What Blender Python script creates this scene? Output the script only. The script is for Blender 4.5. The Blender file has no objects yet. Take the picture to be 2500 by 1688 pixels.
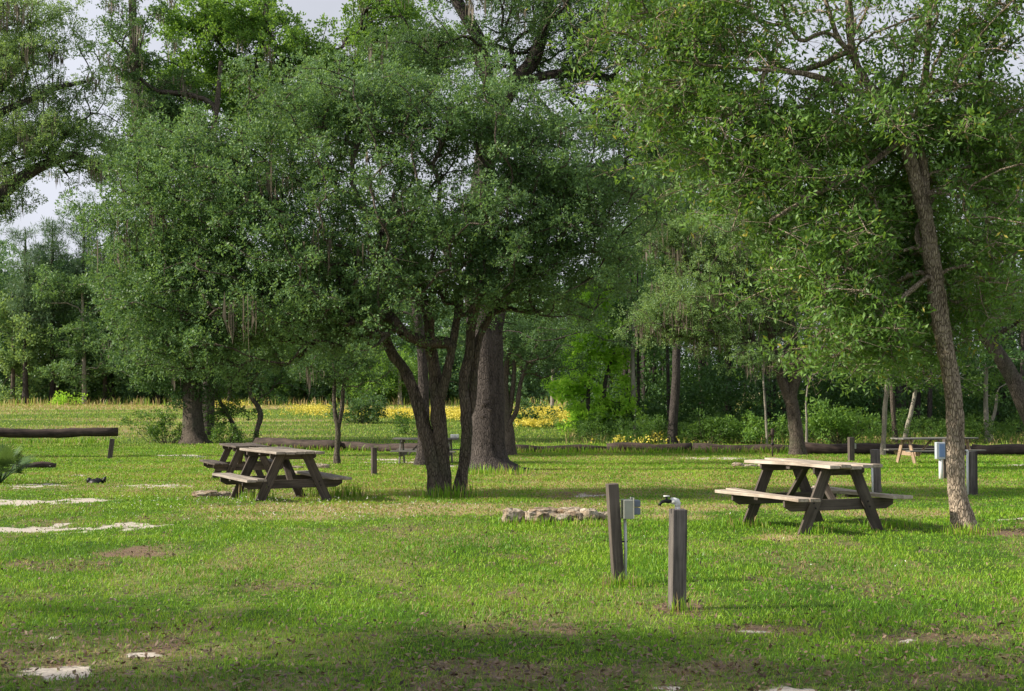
import bpy, math, random
import numpy as np
from mathutils import Vector, Matrix

rng = np.random.default_rng(7)
random.seed(7)
C = bpy.context.scene.collection
D = bpy.data

# ------------------------------------------------------------------ camera
F = 3500.0; W0, H0 = 2500.0, 1688.0; HC = 1.65
TH = math.atan(111.0 / F)
cam = D.cameras.new('Camera'); cam.sensor_width = 36; cam.lens = F / W0 * 36
cam.clip_start = 0.1; cam.clip_end = 3000
cob = D.objects.new('Camera', cam); C.objects.link(cob)
cob.location = (0, 0, HC); cob.rotation_euler = (math.pi / 2 + TH, 0, 0)
bpy.context.scene.camera = cob

# ------------------------------------------------------------------ terrain
_ty = np.array([-2000, 0, 20, 30, 41, 55, 70, 95, 120, 160, 3000.])
_tz = np.array([0, 0, 0, -.24, -.49, -.63, -.42, .12, .55, .62, .62])
_sy = np.linspace(-40, 400, 4401)
_sz = np.interp(_sy, _ty, _tz)
_k = np.ones(61) / 61
_sz = np.convolve(np.pad(_sz, 30, mode='edge'), _k, mode='valid')
def tz(y): return np.interp(y, _sy, _sz)
def hsh(ix, iy, s):
    n = np.sin(ix * 127.1 + iy * 311.7 + s * 74.7) * 43758.5453
    return n - np.floor(n)
def vnoise(x, y, s=0):
    ix = np.floor(x); iy = np.floor(y); fx = x - ix; fy = y - iy
    fx = fx * fx * (3 - 2 * fx); fy = fy * fy * (3 - 2 * fy)
    a = hsh(ix, iy, s); b = hsh(ix + 1, iy, s); c = hsh(ix, iy + 1, s); d = hsh(ix + 1, iy + 1, s)
    return (a * (1 - fx) + b * fx) * (1 - fy) + (c * (1 - fx) + d * fx) * fy
def fbm(x, y, s=0):
    return (vnoise(x, y, s) * .5 + vnoise(x * 2.1, y * 2.1, s + 1) * .3 + vnoise(x * 4.3, y * 4.3, s + 2) * .2)
def gz(x, y): return tz(y) + (fbm(x * .5, y * .5, 9) - .5) * .06 * np.clip(1 - (y - 25) / 20, 0, 1) * np.clip((y + 5) / 8, 0, 1)
def proj(x, y, z):
    zc = y * math.cos(TH) + (z - HC) * math.sin(TH); zc = np.maximum(zc, .05)
    up = -y * math.sin(TH) + (z - HC) * math.cos(TH)
    return 1250 + F * x / zc, 844 - F * up / zc
_Y = np.linspace(4, 180, 8000); _PY = proj(0 * _Y, _Y, tz(_Y))[1]
_PYm = np.minimum.accumulate(_PY)
def gY(py): return float(np.interp(-py, -_PYm, _Y))
def at(px, py, Y):
    x = (px - 1250) / F; v = (844 - py) / F
    dy = math.cos(TH) - v * math.sin(TH); dz = math.sin(TH) + v * math.cos(TH)
    t = Y / dy
    return Vector((x * t, Y, HC + dz * t))
def ground(px, py):
    Y = gY(py); p = at(px, py, Y)
    return Vector((p.x, p.y, float(gz(np.array(p.x), np.array(p.y)))))

# ------------------------------------------------------------------ tagging and mesh helpers
def tag(o, label=None, cat=None, group=None, kind=None):
    if label: o['label'] = label
    if cat: o['category'] = cat
    if group: o['group'] = group
    if kind: o['kind'] = kind
    return o
def empty(name, loc, rz=0, label=None, cat=None, group=None):
    o = D.objects.new(name, None); C.objects.link(o)
    o.location = loc; o.rotation_euler = (0, 0, rz); o.empty_display_size = .1
    return tag(o, label, cat, group)
def npmesh(name, V, faces, mat, parent=None, smooth=True, attrs=None):
    """faces: list of int arrays (n,k)"""
    me = D.meshes.new(name)
    V = np.asarray(V, dtype=np.float32)
    me.vertices.add(len(V)); me.vertices.foreach_set('co', V.ravel())
    faces = [f for f in faces if len(f)]
    nl = sum(f.size for f in faces); nf = sum(len(f) for f in faces)
    me.loops.add(nl); me.polygons.add(nf)
    me.loops.foreach_set('vertex_index', np.concatenate([f.ravel() for f in faces]).astype(np.int32))
    tot = np.concatenate([np.full(len(f), f.shape[1]) for f in faces]).astype(np.int32)
    st = np.concatenate([[0], np.cumsum(tot)[:-1]]).astype(np.int32)
    me.polygons.foreach_set('loop_start', st)
    me.update(calc_edges=True)
    if smooth: me.polygons.foreach_set('use_smooth', np.ones(nf, dtype=bool))
    for k, a in (attrs or {}).items():
        a = np.asarray(a, dtype=np.float32)
        if a.ndim == 1:
            at_ = me.attributes.new(k, 'FLOAT', 'POINT'); at_.data.foreach_set('value', a)
        else:
            at_ = me.attributes.new(k, 'FLOAT_VECTOR', 'POINT'); at_.data.foreach_set('vector', a.ravel())
    me.materials.append(mat)
    o = D.objects.new(name, me); C.objects.link(o)
    if parent: o.parent = parent
    return o

class MB:
    """gathers boards, tubes and lathes; build() links ONE mesh"""
    def __init__(s): s.v = []; s.f = []; s.g = []
    def add(s, vs, fs, gs=None):
        b = len(s.v); s.v += [tuple(v) for v in vs]; s.f += [tuple(i + b for i in f) for f in fs]
        s.g += [tuple(g) for g in (gs or vs)]
    def board(s, a, b, w, t, side=(0, 1, 0), cut=0, cutb=None, warp=0, seg=1):
        """board from a to b, width w along 'side', thickness t; cut chamfers the lower corners"""
        a = Vector(a); b = Vector(b); L = (b - a).length; x = (b - a).normalized()
        sd = Vector(side); sd = (sd - x * sd.dot(x)).normalized(); n = x.cross(sd)
        r = random.random() * 50
        if cut:
            pr = [(0, -w / 2 + cut * .55), (cut, -w / 2), (L - cut, -w / 2), (L, -w / 2 + cut * .55), (L, w / 2), (0, w / 2)]
            vs = []; gs = []
            for q in (-t / 2, t / 2):
                for (u, v) in pr: vs.append(a + x * u + sd * v + n * q); gs.append((u + r, v + r, q))
            k = 6
            fs = [tuple(range(k))[::-1], tuple(range(k, 2 * k))] + [(i, (i + 1) % k, (i + 1) % k + k, i + k) for i in range(k)]
            s.add(vs, fs, gs); return
        vs = []; gs = []; seg = max(1, seg)
        ph = random.random() * 6
        for i in range(seg + 1):
            u = L * i / seg; wz = warp * math.sin(ph + u * 2.3)
            for (p, q) in ((-1, -1), (1, -1), (1, 1), (-1, 1)):
                vs.append(a + x * u + sd * (p * w / 2) + n * (q * t / 2 + wz)); gs.append((u + r, p * w / 2 + r, q * t / 2))
        fs = [(3, 2, 1, 0)]
        for i in range(seg):
            o = i * 4
            fs += [(o + j, o + (j + 1) % 4, o + 4 + (j + 1) % 4, o + 4 + j) for j in range(4)]
        o = seg * 4; fs.append((o, o + 1, o + 2, o + 3))
        s.add(vs, fs, gs)
    def tube(s, pts, rad, n=10, cap=True, jit=0):
        pts = [Vector(p) for p in pts]; rings = []; vs = []; gs = []; Lc = 0
        up = Vector((0.13, .21, 1)); rr = random.random() * 20
        for i, p in enumerate(pts):
            d = (pts[min(i + 1, len(pts) - 1)] - pts[max(i - 1, 0)]).normalized()
            u = d.cross(up)
            if u.length < .1: u = d.cross(Vector((1, 0, 0)))
            u.normalize(); w = u.cross(d)
            r = rad[i] if hasattr(rad, '__len__') else rad
            if i: Lc += (p - pts[i - 1]).length
            for k in range(n):
                th = 2 * math.pi * k / n; q = r * (1 + jit * (random.random() - .5))
                vs.append(p + u * math.cos(th) * q + w * math.sin(th) * q); gs.append((Lc + rr, math.cos(th) * r, math.sin(th) * r))
        fs = []
        for i in range(len(pts) - 1):
            fs += [(i * n + k, i * n + (k + 1) % n, (i + 1) * n + (k + 1) % n, (i + 1) * n + k) for k in range(n)]
        if cap: fs += [tuple(range(n))[::-1], tuple(range((len(pts) - 1) * n, len(pts) * n))]
        s.add(vs, fs, gs)
    def build(s, name, mat, parent=None, bevel=0, smooth=False):
        me = D.meshes.new(name); me.from_pydata(s.v, [], s.f); me.materials.append(mat)
        a = me.attributes.new('grain', 'FLOAT_VECTOR', 'POINT')
        a.data.foreach_set('vector', np.array(s.g, dtype=np.float32).ravel())
        if smooth: me.polygons.foreach_set('use_smooth', np.ones(len(me.polygons), dtype=bool))
        me.update()
        o = D.objects.new(name, me); C.objects.link(o)
        if parent: o.parent = parent
        if bevel:
            m = o.modifiers.new('bevel', 'BEVEL'); m.width = bevel; m.segments = 2; m.limit_method = 'ANGLE'; m.angle_limit = .6
        return o
def boxmb(cx, cy, cz, sx, sy, sz):
    m = MB(); m.board((cx - sx / 2, cy, cz), (cx + sx / 2, cy, cz), sy, sz); return m

# ------------------------------------------------------------------ materials
def mat(name):
    m = D.materials.new(name); m.use_nodes = True; nt = m.node_tree; nt.nodes.clear()
    return m, nt
class N:
    def __init__(s, nt): s.nt = nt
    def n(s, t, **kw):
        o = s.nt.nodes.new(t)
        for k, v in kw.items():
            if k.startswith('i_'): o.inputs[k[2:].replace('_', ' ')].default_value = v
            else: setattr(o, k, v)
        return o
    def l(s, a, b): s.nt.links.new(a, b)
    def ramp(s, src, stops):
        r = s.n('ShaderNodeValToRGB'); e = r.color_ramp.elements
        while len(e) < len(stops): e.new(.5)
        for i, (p, c) in enumerate(stops): e[i].position = p; e[i].color = (*c, 1)
        s.l(src, r.inputs[0]); return r.outputs[0]
    def mix(s, a, b, f, bt='MIX'):
        m = s.n('ShaderNodeMix', data_type='RGBA', blend_type=bt)
        for v, i in ((f, 0), (a, 6), (b, 7)):
            if hasattr(v, 'is_linked') or hasattr(v, 'links'): s.l(v, m.inputs[i])
            elif i == 0: m.inputs[0].default_value = v
            else: m.inputs[i].default_value = (*v, 1)
        return m.outputs[2]
    def noise(s, vec, scale, detail=4, rough=.55, mapping=None):
        if mapping:
            mp = s.n('ShaderNodeMapping'); mp.inputs['Scale'].default_value = mapping
            s.l(vec, mp.inputs[0]); vec = mp.outputs[0]
        t = s.n('ShaderNodeTexNoise'); t.inputs['Scale'].default_value = scale
        t.inputs['Detail'].default_value = detail; t.inputs['Roughness'].default_value = rough
        s.l(vec, t.inputs['Vector']); return t.outputs[0]
    def out(s, sh):
        o = s.n('ShaderNodeOutputMaterial'); s.l(sh, o.inputs[0])

def leaf_mat(name, dark, light, alt=None, altf=.06, trans=.38, rough=.5, spec=.28, scale=1.3, tcol=None):
    m, nt = mat(name); g = N(nt)
    geo = g.n('ShaderNodeNewGeometry')
    pos = geo.outputs['Position']
    nz = g.noise(pos, scale, 3)
    rnd = geo.outputs['Random Per Island']
    a = g.n('ShaderNodeMath', operation='MULTIPLY'); a.inputs[1].default_value = .55; g.l(rnd, a.inputs[0])
    b = g.n('ShaderNodeMath', operation='MULTIPLY_ADD'); b.inputs[1].default_value = 2.1; b.inputs[2].default_value = -.80; g.l(nz, b.inputs[0])
    c = g.n('ShaderNodeMath', operation='ADD', use_clamp=True); g.l(a.outputs[0], c.inputs[0]); g.l(b.outputs[0], c.inputs[1])
    col = g.mix(dark, light, c.outputs[0])
    if alt:
        nz2 = g.noise(pos, scale * 2.3, 2)
        t = g.n('ShaderNodeMath', operation='MULTIPLY'); g.l(nz2, t.inputs[0]); g.l(rnd, t.inputs[1])
        gt = g.n('ShaderNodeMath', operation='GREATER_THAN'); g.l(t.outputs[0], gt.inputs[0]); gt.inputs[1].default_value = 1 - altf * 0 - .42 - (.06 - altf)
        col = g.mix(col, alt, gt.outputs[0])
    p = g.n('ShaderNodeBsdfPrincipled'); g.l(col, p.inputs['Base Color'])
    p.inputs['Roughness'].default_value = rough; p.inputs['Specular IOR Level'].default_value = spec
    tr = g.n('ShaderNodeBsdfTranslucent')
    tc = g.mix(col, tcol or (min(1, light[0] * 2.2), min(1, light[1] * 2.0), light[2] * .8), .55)
    g.l(tc, tr.inputs[0])
    mx = g.n('ShaderNodeMixShader'); mx.inputs[0].default_value = trans
    g.l(p.outputs[0], mx.inputs[1]); g.l(tr.outputs[0], mx.inputs[2]); g.out(mx.outputs[0])
    return m

def bark_mat(name, dark, light, scale=9, moss=None, bump=1.0):
    m, nt = mat(name); g = N(nt)
    tc = g.n('ShaderNodeNewGeometry'); v = tc.outputs['Position']
    warp = g.noise(v, 3, 2)
    fis = g.noise(v, scale, 5, .62, (1, 1, .22))
    mp = g.n('ShaderNodeMapping'); mp.inputs['Scale'].default_value = (1, 1, .3); g.l(v, mp.inputs[0])
    vo = g.n('ShaderNodeTexVoronoi'); vo.feature = 'DISTANCE_TO_EDGE'; vo.inputs['Scale'].default_value = scale * 2.6; g.l(mp.outputs[0], vo.inputs['Vector'])
    big = g.noise(v, 1.6, 3)
    f1 = g.ramp(fis, [(.3, (0, 0, 0)), (.68, (1, 1, 1))])
    f2 = g.ramp(vo.outputs[0], [(0.0, (0, 0, 0)), (.16, (1, 1, 1))])
    f = g.mix(f1, f2, .45)
    col = g.mix(dark, light, f)
    col = g.mix(col, tuple(min(1, c * 1.25) for c in light), g.ramp(big, [(.5, (0, 0, 0)), (.75, (.5, .5, .5))]))
    if moss: col = g.mix(col, moss, g.ramp(big, [(.25, (.6, .6, .6)), (.5, (0, 0, 0))]))
    p = g.n('ShaderNodeBsdfPrincipled'); g.l(col, p.inputs['Base Color']); p.inputs['Roughness'].default_value = .9
    p.inputs['Specular IOR Level'].default_value = .2
    bp = g.n('ShaderNodeBump'); bp.inputs['Strength'].default_value = bump; bp.inputs['Distance'].default_value = .04
    g.l(f, bp.inputs['Height']); g.l(bp.outputs[0], p.inputs['Normal']); g.out(p.outputs[0])
    return m

def wood_mat(name, dark, light, streak=(.5, .5), rough=.8):
    m, nt = mat(name); g = N(nt)
    a = g.n('ShaderNodeAttribute', attribute_name='grain'); v = a.outputs['Vector']
    gr = g.noise(v, 60, 5, .6, (.04, 1, 1))
    gr2 = g.noise(v, 18, 3, .6, (.08, 1, 1))
    bl = g.noise(v, 2.4, 4, .6)
    f = g.mix(gr, gr2, .5)
    col = g.ramp(f, [(.34, dark), (.62, light)])
    col = g.mix(col, tuple(c * .45 for c in dark), g.ramp(bl, [(.5, (0, 0, 0)), (.72, (.55, .55, .55))]))
    col = g.mix(col, tuple(min(1, c * 1.2) for c in light), g.ramp(bl, [(.25, (.6, .6, .6)), (.45, (0, 0, 0))]))
    p = g.n('ShaderNodeBsdfPrincipled'); g.l(col, p.inputs['Base Color']); p.inputs['Roughness'].default_value = rough
    p.inputs['Specular IOR Level'].default_value = .25
    bp = g.n('ShaderNodeBump'); bp.inputs['Strength'].default_value = .5; bp.inputs['Distance'].default_value = .004
    g.l(f, bp.inputs['Height']); g.l(bp.outputs[0], p.inputs['Normal']); g.out(p.outputs[0])
    return m

def plain_mat(name, col, rough=.5, metal=0, var=.2, scale=14):
    m, nt = mat(name); g = N(nt)
    geo = g.n('ShaderNodeNewGeometry')
    nz = g.noise(geo.outputs['Position'], scale, 5, .6)
    c = g.mix(tuple(x * (1 - var) for x in col), tuple(min(1, x * (1 + var * .5)) for x in col), nz)
    p = g.n('ShaderNodeBsdfPrincipled'); g.l(c, p.inputs['Base Color'])
    p.inputs['Roughness'].default_value = rough; p.inputs['Metallic'].default_value = metal
    g.out(p.outputs[0]); return m

def stone_mat(name, a, b, c):
    m, nt = mat(name); g = N(nt)
    tc = g.n('ShaderNodeNewGeometry'); v = tc.outputs['Position']
    n1 = g.noise(v, 6, 6, .65); n2 = g.noise(v, 25, 4, .7)
    col = g.ramp(n1, [(.35, a), (.5, b), (.68, c)])
    col = g.mix(col, (.05, .045, .035), g.ramp(n2, [(.36, (.85, .85, .85)), (.52, (0, 0, 0))]))
    p = g.n('ShaderNodeBsdfPrincipled'); g.l(col, p.inputs['Base Color']); p.inputs['Roughness'].default_value = .9
    bp = g.n('ShaderNodeBump'); bp.inputs['Strength'].default_value = .8; bp.inputs['Distance'].default_value = .02
    g.l(n2, bp.inputs['Height']); g.l(bp.outputs[0], p.inputs['Normal']); g.out(p.outputs[0])
    return m

def grass_mat(name, cols, dry, trans=.35):
    m, nt = mat(name); g = N(nt)
    geo = g.n('ShaderNodeNewGeometry'); pos = geo.outputs['Position']
    at_ = g.n('ShaderNodeAttribute', attribute_name='dry')
    big = g.noise(pos, .55, 4, .6)
    rnd = geo.outputs['Random Per Island']
    s = g.n('ShaderNodeMath', operation='MULTIPLY_ADD'); s.inputs[1].default_value = .35; g.l(rnd, s.inputs[0]); g.l(big, s.inputs[2])
    col = g.ramp(s.outputs[0], [(.38, cols[0]), (.62, cols[1]), (.85, cols[2])])
    rr = g.n('ShaderNodeMath', operation='MULTIPLY_ADD'); rr.inputs[1].default_value = 7.3; rr.inputs[2].default_value = .1; g.l(rnd, rr.inputs[0])
    fr = g.n('ShaderNodeMath', operation='FRACT'); g.l(rr.outputs[0], fr.inputs[0])
    lt = g.n('ShaderNodeMath', operation='LESS_THAN'); g.l(fr.outputs[0], lt.inputs[0]); g.l(at_.outputs['Fac'], lt.inputs[1])
    dc = g.ramp(rnd, [(0, dry[0]), (1, dry[1])])
    col = g.mix(col, dc, lt.outputs[0])
    p = g.n('ShaderNodeBsdfPrincipled'); g.l(col, p.inputs['Base Color']); p.inputs['Roughness'].default_value = .5
    p.inputs['Specular IOR Level'].default_value = .3
    tr = g.n('ShaderNodeBsdfTranslucent'); g.l(g.mix(col, (.35, .5, .05), .35), tr.inputs[0])
    mx = g.n('ShaderNodeMixShader'); mx.inputs[0].default_value = trans
    g.l(p.outputs[0], mx.inputs[1]); g.l(tr.outputs[0], mx.inputs[2]); g.out(mx.outputs[0])
    return m

M = {}
M['oak_mid'] = leaf_mat('oak_leaf_bluish', (.030, .080, .036), (.17, .30, .115), alt=(.17, .27, .05), altf=.02, trans=.30, spec=.35, rough=.5)
M['oak_near'] = leaf_mat('oak_leaf_olive', (.034, .092, .022), (.175, .32, .070), alt=(.38, .33, .05), altf=.03, trans=.34, spec=.4, rough=.5)
M['oak_moss'] = leaf_mat('oak_leaf_pale', (.055, .115, .050), (.24, .37, .15), trans=.36)
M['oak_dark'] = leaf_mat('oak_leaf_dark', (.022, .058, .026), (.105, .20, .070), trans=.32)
M['gum'] = leaf_mat('sweetgum_leaf_bright', (.045, .115, .026), (.19, .34, .07), trans=.38)
M['lime'] = leaf_mat('spring_leaf_lime', (.16, .36, .035), (.44, .70, .08), trans=.5, tcol=(.6, .9, .08))
M['wood_far'] = leaf_mat('far_wood_leaf', (.040, .10, .052), (.15, .27, .115), alt=(.13, .26, .06), altf=.03, trans=.3, scale=.3)
M['wood_right'] = leaf_mat('wood_leaf', (.022, .062, .024), (.09, .185, .055), alt=(.12, .24, .04), altf=.03, trans=.32, scale=.5)
M['bush'] = leaf_mat('bush_leaf', (.035, .085, .02), (.11, .21, .045), trans=.38)
M['pine'] = leaf_mat('pine_needle', (.05, .11, .06), (.16, .26, .14), trans=.15)
M['palm'] = leaf_mat('palmetto_leaf', (.03, .075, .025), (.11, .19, .06), trans=.2)
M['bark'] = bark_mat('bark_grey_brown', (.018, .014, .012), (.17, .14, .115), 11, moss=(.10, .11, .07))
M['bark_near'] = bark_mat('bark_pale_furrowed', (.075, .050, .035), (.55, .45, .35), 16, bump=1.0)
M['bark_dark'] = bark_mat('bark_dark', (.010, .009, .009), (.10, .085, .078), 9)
M['bark_pale'] = bark_mat('bark_pale_sapling', (.12, .11, .09), (.34, .31, .26), 14, bump=.4)
M['moss'] = leaf_mat('hanging_moss_strand', (.09, .075, .055), (.22, .19, .145), trans=.3, tcol=(.3, .26, .2))
M['table'] = wood_mat('weathered_pine_sunlit', (.22, .17, .13), (.56, .49, .42))  # sunlight on the near table's boards put into this paler pine
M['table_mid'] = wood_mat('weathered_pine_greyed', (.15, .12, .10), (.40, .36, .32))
M['table_shaded'] = wood_mat('weathered_pine_shaded', (.038, .031, .026), (.135, .112, .095))  # same pine darkened: shade on legs and frames put into the colour
M['table_grey'] = wood_mat('weathered_grey', (.10, .095, .085), (.24, .235, .215))
M['table_tan'] = wood_mat('pine_tan', (.24, .165, .11), (.46, .34, .235))  # tan pine for the far right table's frame and legs
M['post'] = wood_mat('post_timber', (.030, .025, .023), (.15, .125, .108))
M['post_grey'] = wood_mat('post_timber_grey', (.028, .025, .026), (.21, .185, .17))
M['log'] = wood_mat('old_log', (.015, .011, .010), (.09, .065, .055))
M['black'] = plain_mat('black_iron', (.02, .02, .022), .45, .6)
M['pvc'] = plain_mat('white_pvc', (.75, .76, .74), .35, 0, .08)
M['conduit'] = plain_mat('pale_grey_conduit', (.55, .56, .55), .45, 0, .15)
M['boxgrey'] = plain_mat('box_grey_metal', (.40, .41, .36), .45, .1, .2)
M['boxblue'] = plain_mat('cover_blue_grey', (.16, .19, .25), .4, 0, .2)
M['panelgrey'] = plain_mat('panel_light_grey', (.45, .50, .56), .4, 0, .15)
M['panelblue'] = plain_mat('panel_blue', (.13, .22, .42), .4, 0, .15)
M['cup'] = plain_mat('white_foam', (.8, .8, .78), .6, 0, .05)
M['stone'] = stone_mat('limestone', (.16, .10, .055), (.36, .29, .21), (.52, .47, .40))
M['clover'] = plain_mat('white_clover', (.75, .75, .68), .8, 0, .1)
M['flower'] = leaf_mat('yellow_flower', (.58, .50, .07), (.80, .70, .13), trans=.3, tcol=(.9, .7, .05))
M['litter'] = leaf_mat('dead_leaf', (.022, .016, .012), (.26, .18, .12), trans=.1, scale=6, tcol=(.3, .2, .1))
M['grass'] = grass_mat('lawn_grass', ((.045, .155, .010), (.14, .33, .016), (.30, .47, .035)), ((.46, .38, .17), (.28, .17, .07)))
M['fieldgrass'] = grass_mat('field_grass', ((.13, .24, .03), (.24, .38, .05), (.36, .46, .09)), ((.52, .42, .20), (.40, .27, .12)))

# ------------------------------------------------------------------ lawn masks (all fixed to the ground)
SAND = [(130, 1290, 300, 9), (60, 1293, 200, 10), (330, 1284, 100, 6), (60, 1226, 130, 7), (170, 1224, 110, 5), (90, 1188, 100, 4), (380, 1186, 130, 4),
        (150, 1638, 125, 15), (345, 1597, 60, 7), (450, 1114, 90, 4), (2500, 1267, 110, 5), (1740, 1120, 110, 3), (1440, 1212, 60, 4),
        (1980, 1684, 190, 11), (1640, 1680, 40, 5), (940, 1123, 90, 2), (960, 1130, 120, 2), (2480, 1136, 100, 3), (140, 1556, 20, 3), (2200, 1566, 30, 4), (1840, 1543, 50, 4),
        (1110, 1140, 60, 3), (750, 1133, 60, 2), (190, 1163, 30, 4)]
BROWN = [(330, 1350, 120, 14, .7), (150, 1380, 160, 20, .4), (250, 1600, 420, 60, .33), (1250, 1660, 1500, 60, .18), (1652, 1484, 70, 14, 2.2), (1513, 1426, 36, 6, .9), (2470, 1302, 120, 12, .8),
         (1280, 1157, 110, 6, .8), (1400, 1210, 160, 8, .6), (780, 1210, 200, 8, .4), (2000, 1180, 300, 6, .3), (1870, 1540, 200, 16, .5), (2300, 1560, 260, 20, .5), (1250, 1540, 260, 30, .35), (700, 1440, 160, 14, .35), (2360, 1292, 60, 10, .7), (1830, 1215, 120, 6, .3)]
TAN = [(1250, 1180, 1500, 55, .42), (1250, 1120, 1500, 16, .3), (1000, 1243, 620, 20, .75), (700, 1262, 300, 14, .5), (1650, 1262, 120, 12, .5), (2150, 1250, 300, 16, .55), (1700, 1240, 300, 12, .5), (400, 1140, 260, 8, .35), (200, 1160, 260, 6, .5), (900, 1380, 300, 30, .15), (500, 1400, 400, 40, .12), (1900, 1310, 130, 8, .5)]
def blob(PX, PY, cx, cy, rx, ry):
    return 1 - np.sqrt(((PX - cx) / rx) ** 2 + ((PY - cy) / ry) ** 2)
def masks(x, y):
    PX, PY = proj(x, y, tz(y)); front = y > 5
    wx = (fbm(x * 1.3, y * 1.3, 3) - .5) * 60; wy = (fbm(x * 1.7, y * 1.7, 5) - .5)
    n = fbm(x * 3.1, y * 3.1, 11) * .5 + fbm(x * 9, y * 5, 12) * .5 - .5
    sand = np.zeros_like(x); brown = np.zeros_like(x); tan = np.zeros_like(x)
    wy2 = (fbm(x * 5, y * 3, 51) - .5) * 2.6
    for (a, b, c, d) in SAND: sand = np.maximum(sand, blob(PX + wx, PY + (wy * 2.0 + wy2) * d, a, b, c, d) * 1.3 + n * 1.5)
    for (a, b, c, d, s) in BROWN: brown = np.maximum(brown, np.clip(blob(PX + wx, PY + wy * d, a, b, c, d) * 2, 0, 1) * s)
    for (a, b, c, d, s) in TAN: tan = np.maximum(tan, np.clip(blob(PX + wx, PY + wy * d, a, b, c, d) * 1.8, 0, 1) * s)
    sand = np.where(front, np.clip(sand, 0, 1), 0); brown = np.where(front, brown, .3); tan = np.where(front, tan, 0)
    m = fbm(x * .9, y * .45, 21); m2 = fbm(x * 2.3, y * 1.4, 31)
    brown = np.clip(brown * (.4 + m2) + np.clip((m2 - .64) * 3, 0, .3), 0, 1)
    tan = np.clip(tan * (.6 + m2 * .8) + np.clip((m - .52) * 1.6, 0, .2), 0, 1)
    fld = np.clip((y - 56) / 10, 0, 1)
    tan = np.clip(tan * (1 - fld) + fld * np.clip((fbm(x * .05 + 3, y * .22, 41) - .52) * 2.2 + np.clip((y - 98) / 20, 0, .6), .02, .6), 0, 1)
    brown = brown * (1 - fld)
    return sand, brown, tan, PX, PY

# ------------------------------------------------------------------ ground sheet
def build_ground():
    th = np.concatenate([np.linspace(-math.pi, -.62, 40)[:-1], np.linspace(-.62, .62, 420), np.linspace(.62, math.pi, 40)[1:]])
    r = np.concatenate([[.05, 1, 2.5], np.geomspace(4, 170, 480), np.geomspace(180, 1500, 14)])
    T, R = np.meshgrid(th, r); x = R * np.sin(T); y = R * np.cos(T)
    X = x.ravel(); Yv = y.ravel(); z = gz(X, Yv)
    s, b, t, PX, PY = masks(X, Yv)
    nt_, nr = len(th), len(r)
    i = np.arange(nr - 1)[:, None] * nt_ + np.arange(nt_ - 1)[None]
    f = np.stack([i, i + 1, i + nt_ + 1, i + nt_], -1).reshape(-1, 4)
    m, nt = mat('meadow_ground'); g = N(nt)
    geo = g.n('ShaderNodeNewGeometry'); v = geo.outputs['Position']
    n1 = g.noise(v, .6, 5, .6); n2 = g.noise(v, 9, 6, .7); n3 = g.noise(v, 55, 3, .6)
    green = g.ramp(g.mix(n1, n2, .45), [(.36, (.030, .062, .010)), (.5, (.060, .115, .016)), (.64, (.10, .155, .028))])
    green = g.mix(green, (.02, .03, .008), g.ramp(n3, [(.3, (.8, .8, .8)), (.5, (0, 0, 0))]))
    def attr(k, lo, hi, amp=.8):
        a = g.n('ShaderNodeAttribute', attribute_name=k)
        q = g.n('ShaderNodeMath', operation='MULTIPLY_ADD'); q.inputs[1].default_value = amp; g.l(n2, q.inputs[0]); g.l(a.outputs['Fac'], q.inputs[2])
        return g.ramp(q.outputs[0], [(lo, (0, 0, 0)), (hi, (1, 1, 1))])
    tanc = g.mix((.30, .235, .12), (.40, .33, .19), n3)
    brc = g.mix((.09, .06, .04), (.26, .19, .13), g.mix(n2, n3, .6))
    sc = g.mix((.36, .31, .25), (.62, .58, .52), g.mix(n1, n3, .5))
    c = g.mix(green, tanc, attr('tan', .45, 1.1)); c = g.mix(c, brc, attr('brown', .45, 1.0)); c = g.mix(c, sc, attr('sand', .66, .9, .9))
    p = g.n('ShaderNodeBsdfPrincipled'); g.l(c, p.inputs['Base Color']); p.inputs['Roughness'].default_value = .95; p.inputs['Specular IOR Level'].default_value = .1
    bp = g.n('ShaderNodeBump'); bp.inputs['Strength'].default_value = .6; bp.inputs['Distance'].default_value = .03
    g.l(n2, bp.inputs['Height']); g.l(bp.outputs[0], p.inputs['Normal']); g.out(p.outputs[0])
    o = npmesh('ground', np.stack([X, Yv, z], -1), [f], m, attrs={'sand': s, 'brown': b, 'tan': t})
    tag(o, kind='structure')
build_ground()

# ------------------------------------------------------------------ grass
def blades(x, y, h, w, dry, lean=.5, bend=.5):
    n = len(x); z = gz(x, y) - .004
    a = rng.uniform(0, 2 * np.pi, n); fx, fy = np.cos(a), np.sin(a)
    la = rng.uniform(0, 2 * np.pi, n); lm = h * rng.uniform(.1, 1, n) * lean; lx, ly = np.cos(la) * lm, np.sin(la) * lm
    b0 = np.stack([x - fx * w / 2, y - fy * w / 2, z], -1); b1 = np.stack([x + fx * w / 2, y + fy * w / 2, z], -1)
    mz = z + h * .6; k = .35
    m0 = np.stack([x + lx * k - fx * w * .42, y + ly * k - fy * w * .42, mz], -1); m1 = np.stack([x + lx * k + fx * w * .42, y + ly * k + fy * w * .42, mz], -1)
    t = np.stack([x + lx, y + ly, z + h * rng.uniform(.75, 1.05, n)], -1)
    V = np.stack([b0, b1, m1, m0, t], 1).reshape(-1, 3)
    i = np.arange(n) * 5
    q = np.stack([i, i + 1, i + 2, i + 3], -1); tr = np.stack([i + 3, i + 2, i + 4], -1)
    return V, [q, tr], np.repeat(dry, 5)
def scatter(n, d0, d1, p, ang=.43):
    # number density ~ d^-p per unit ground area
    u = rng.random(n); e = 2 - p
    d = (d0 ** e + u * (d1 ** e - d0 ** e)) ** (1 / e)
    t = rng.uniform(-ang, ang, n)
    return d * np.tan(t), d
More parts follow.
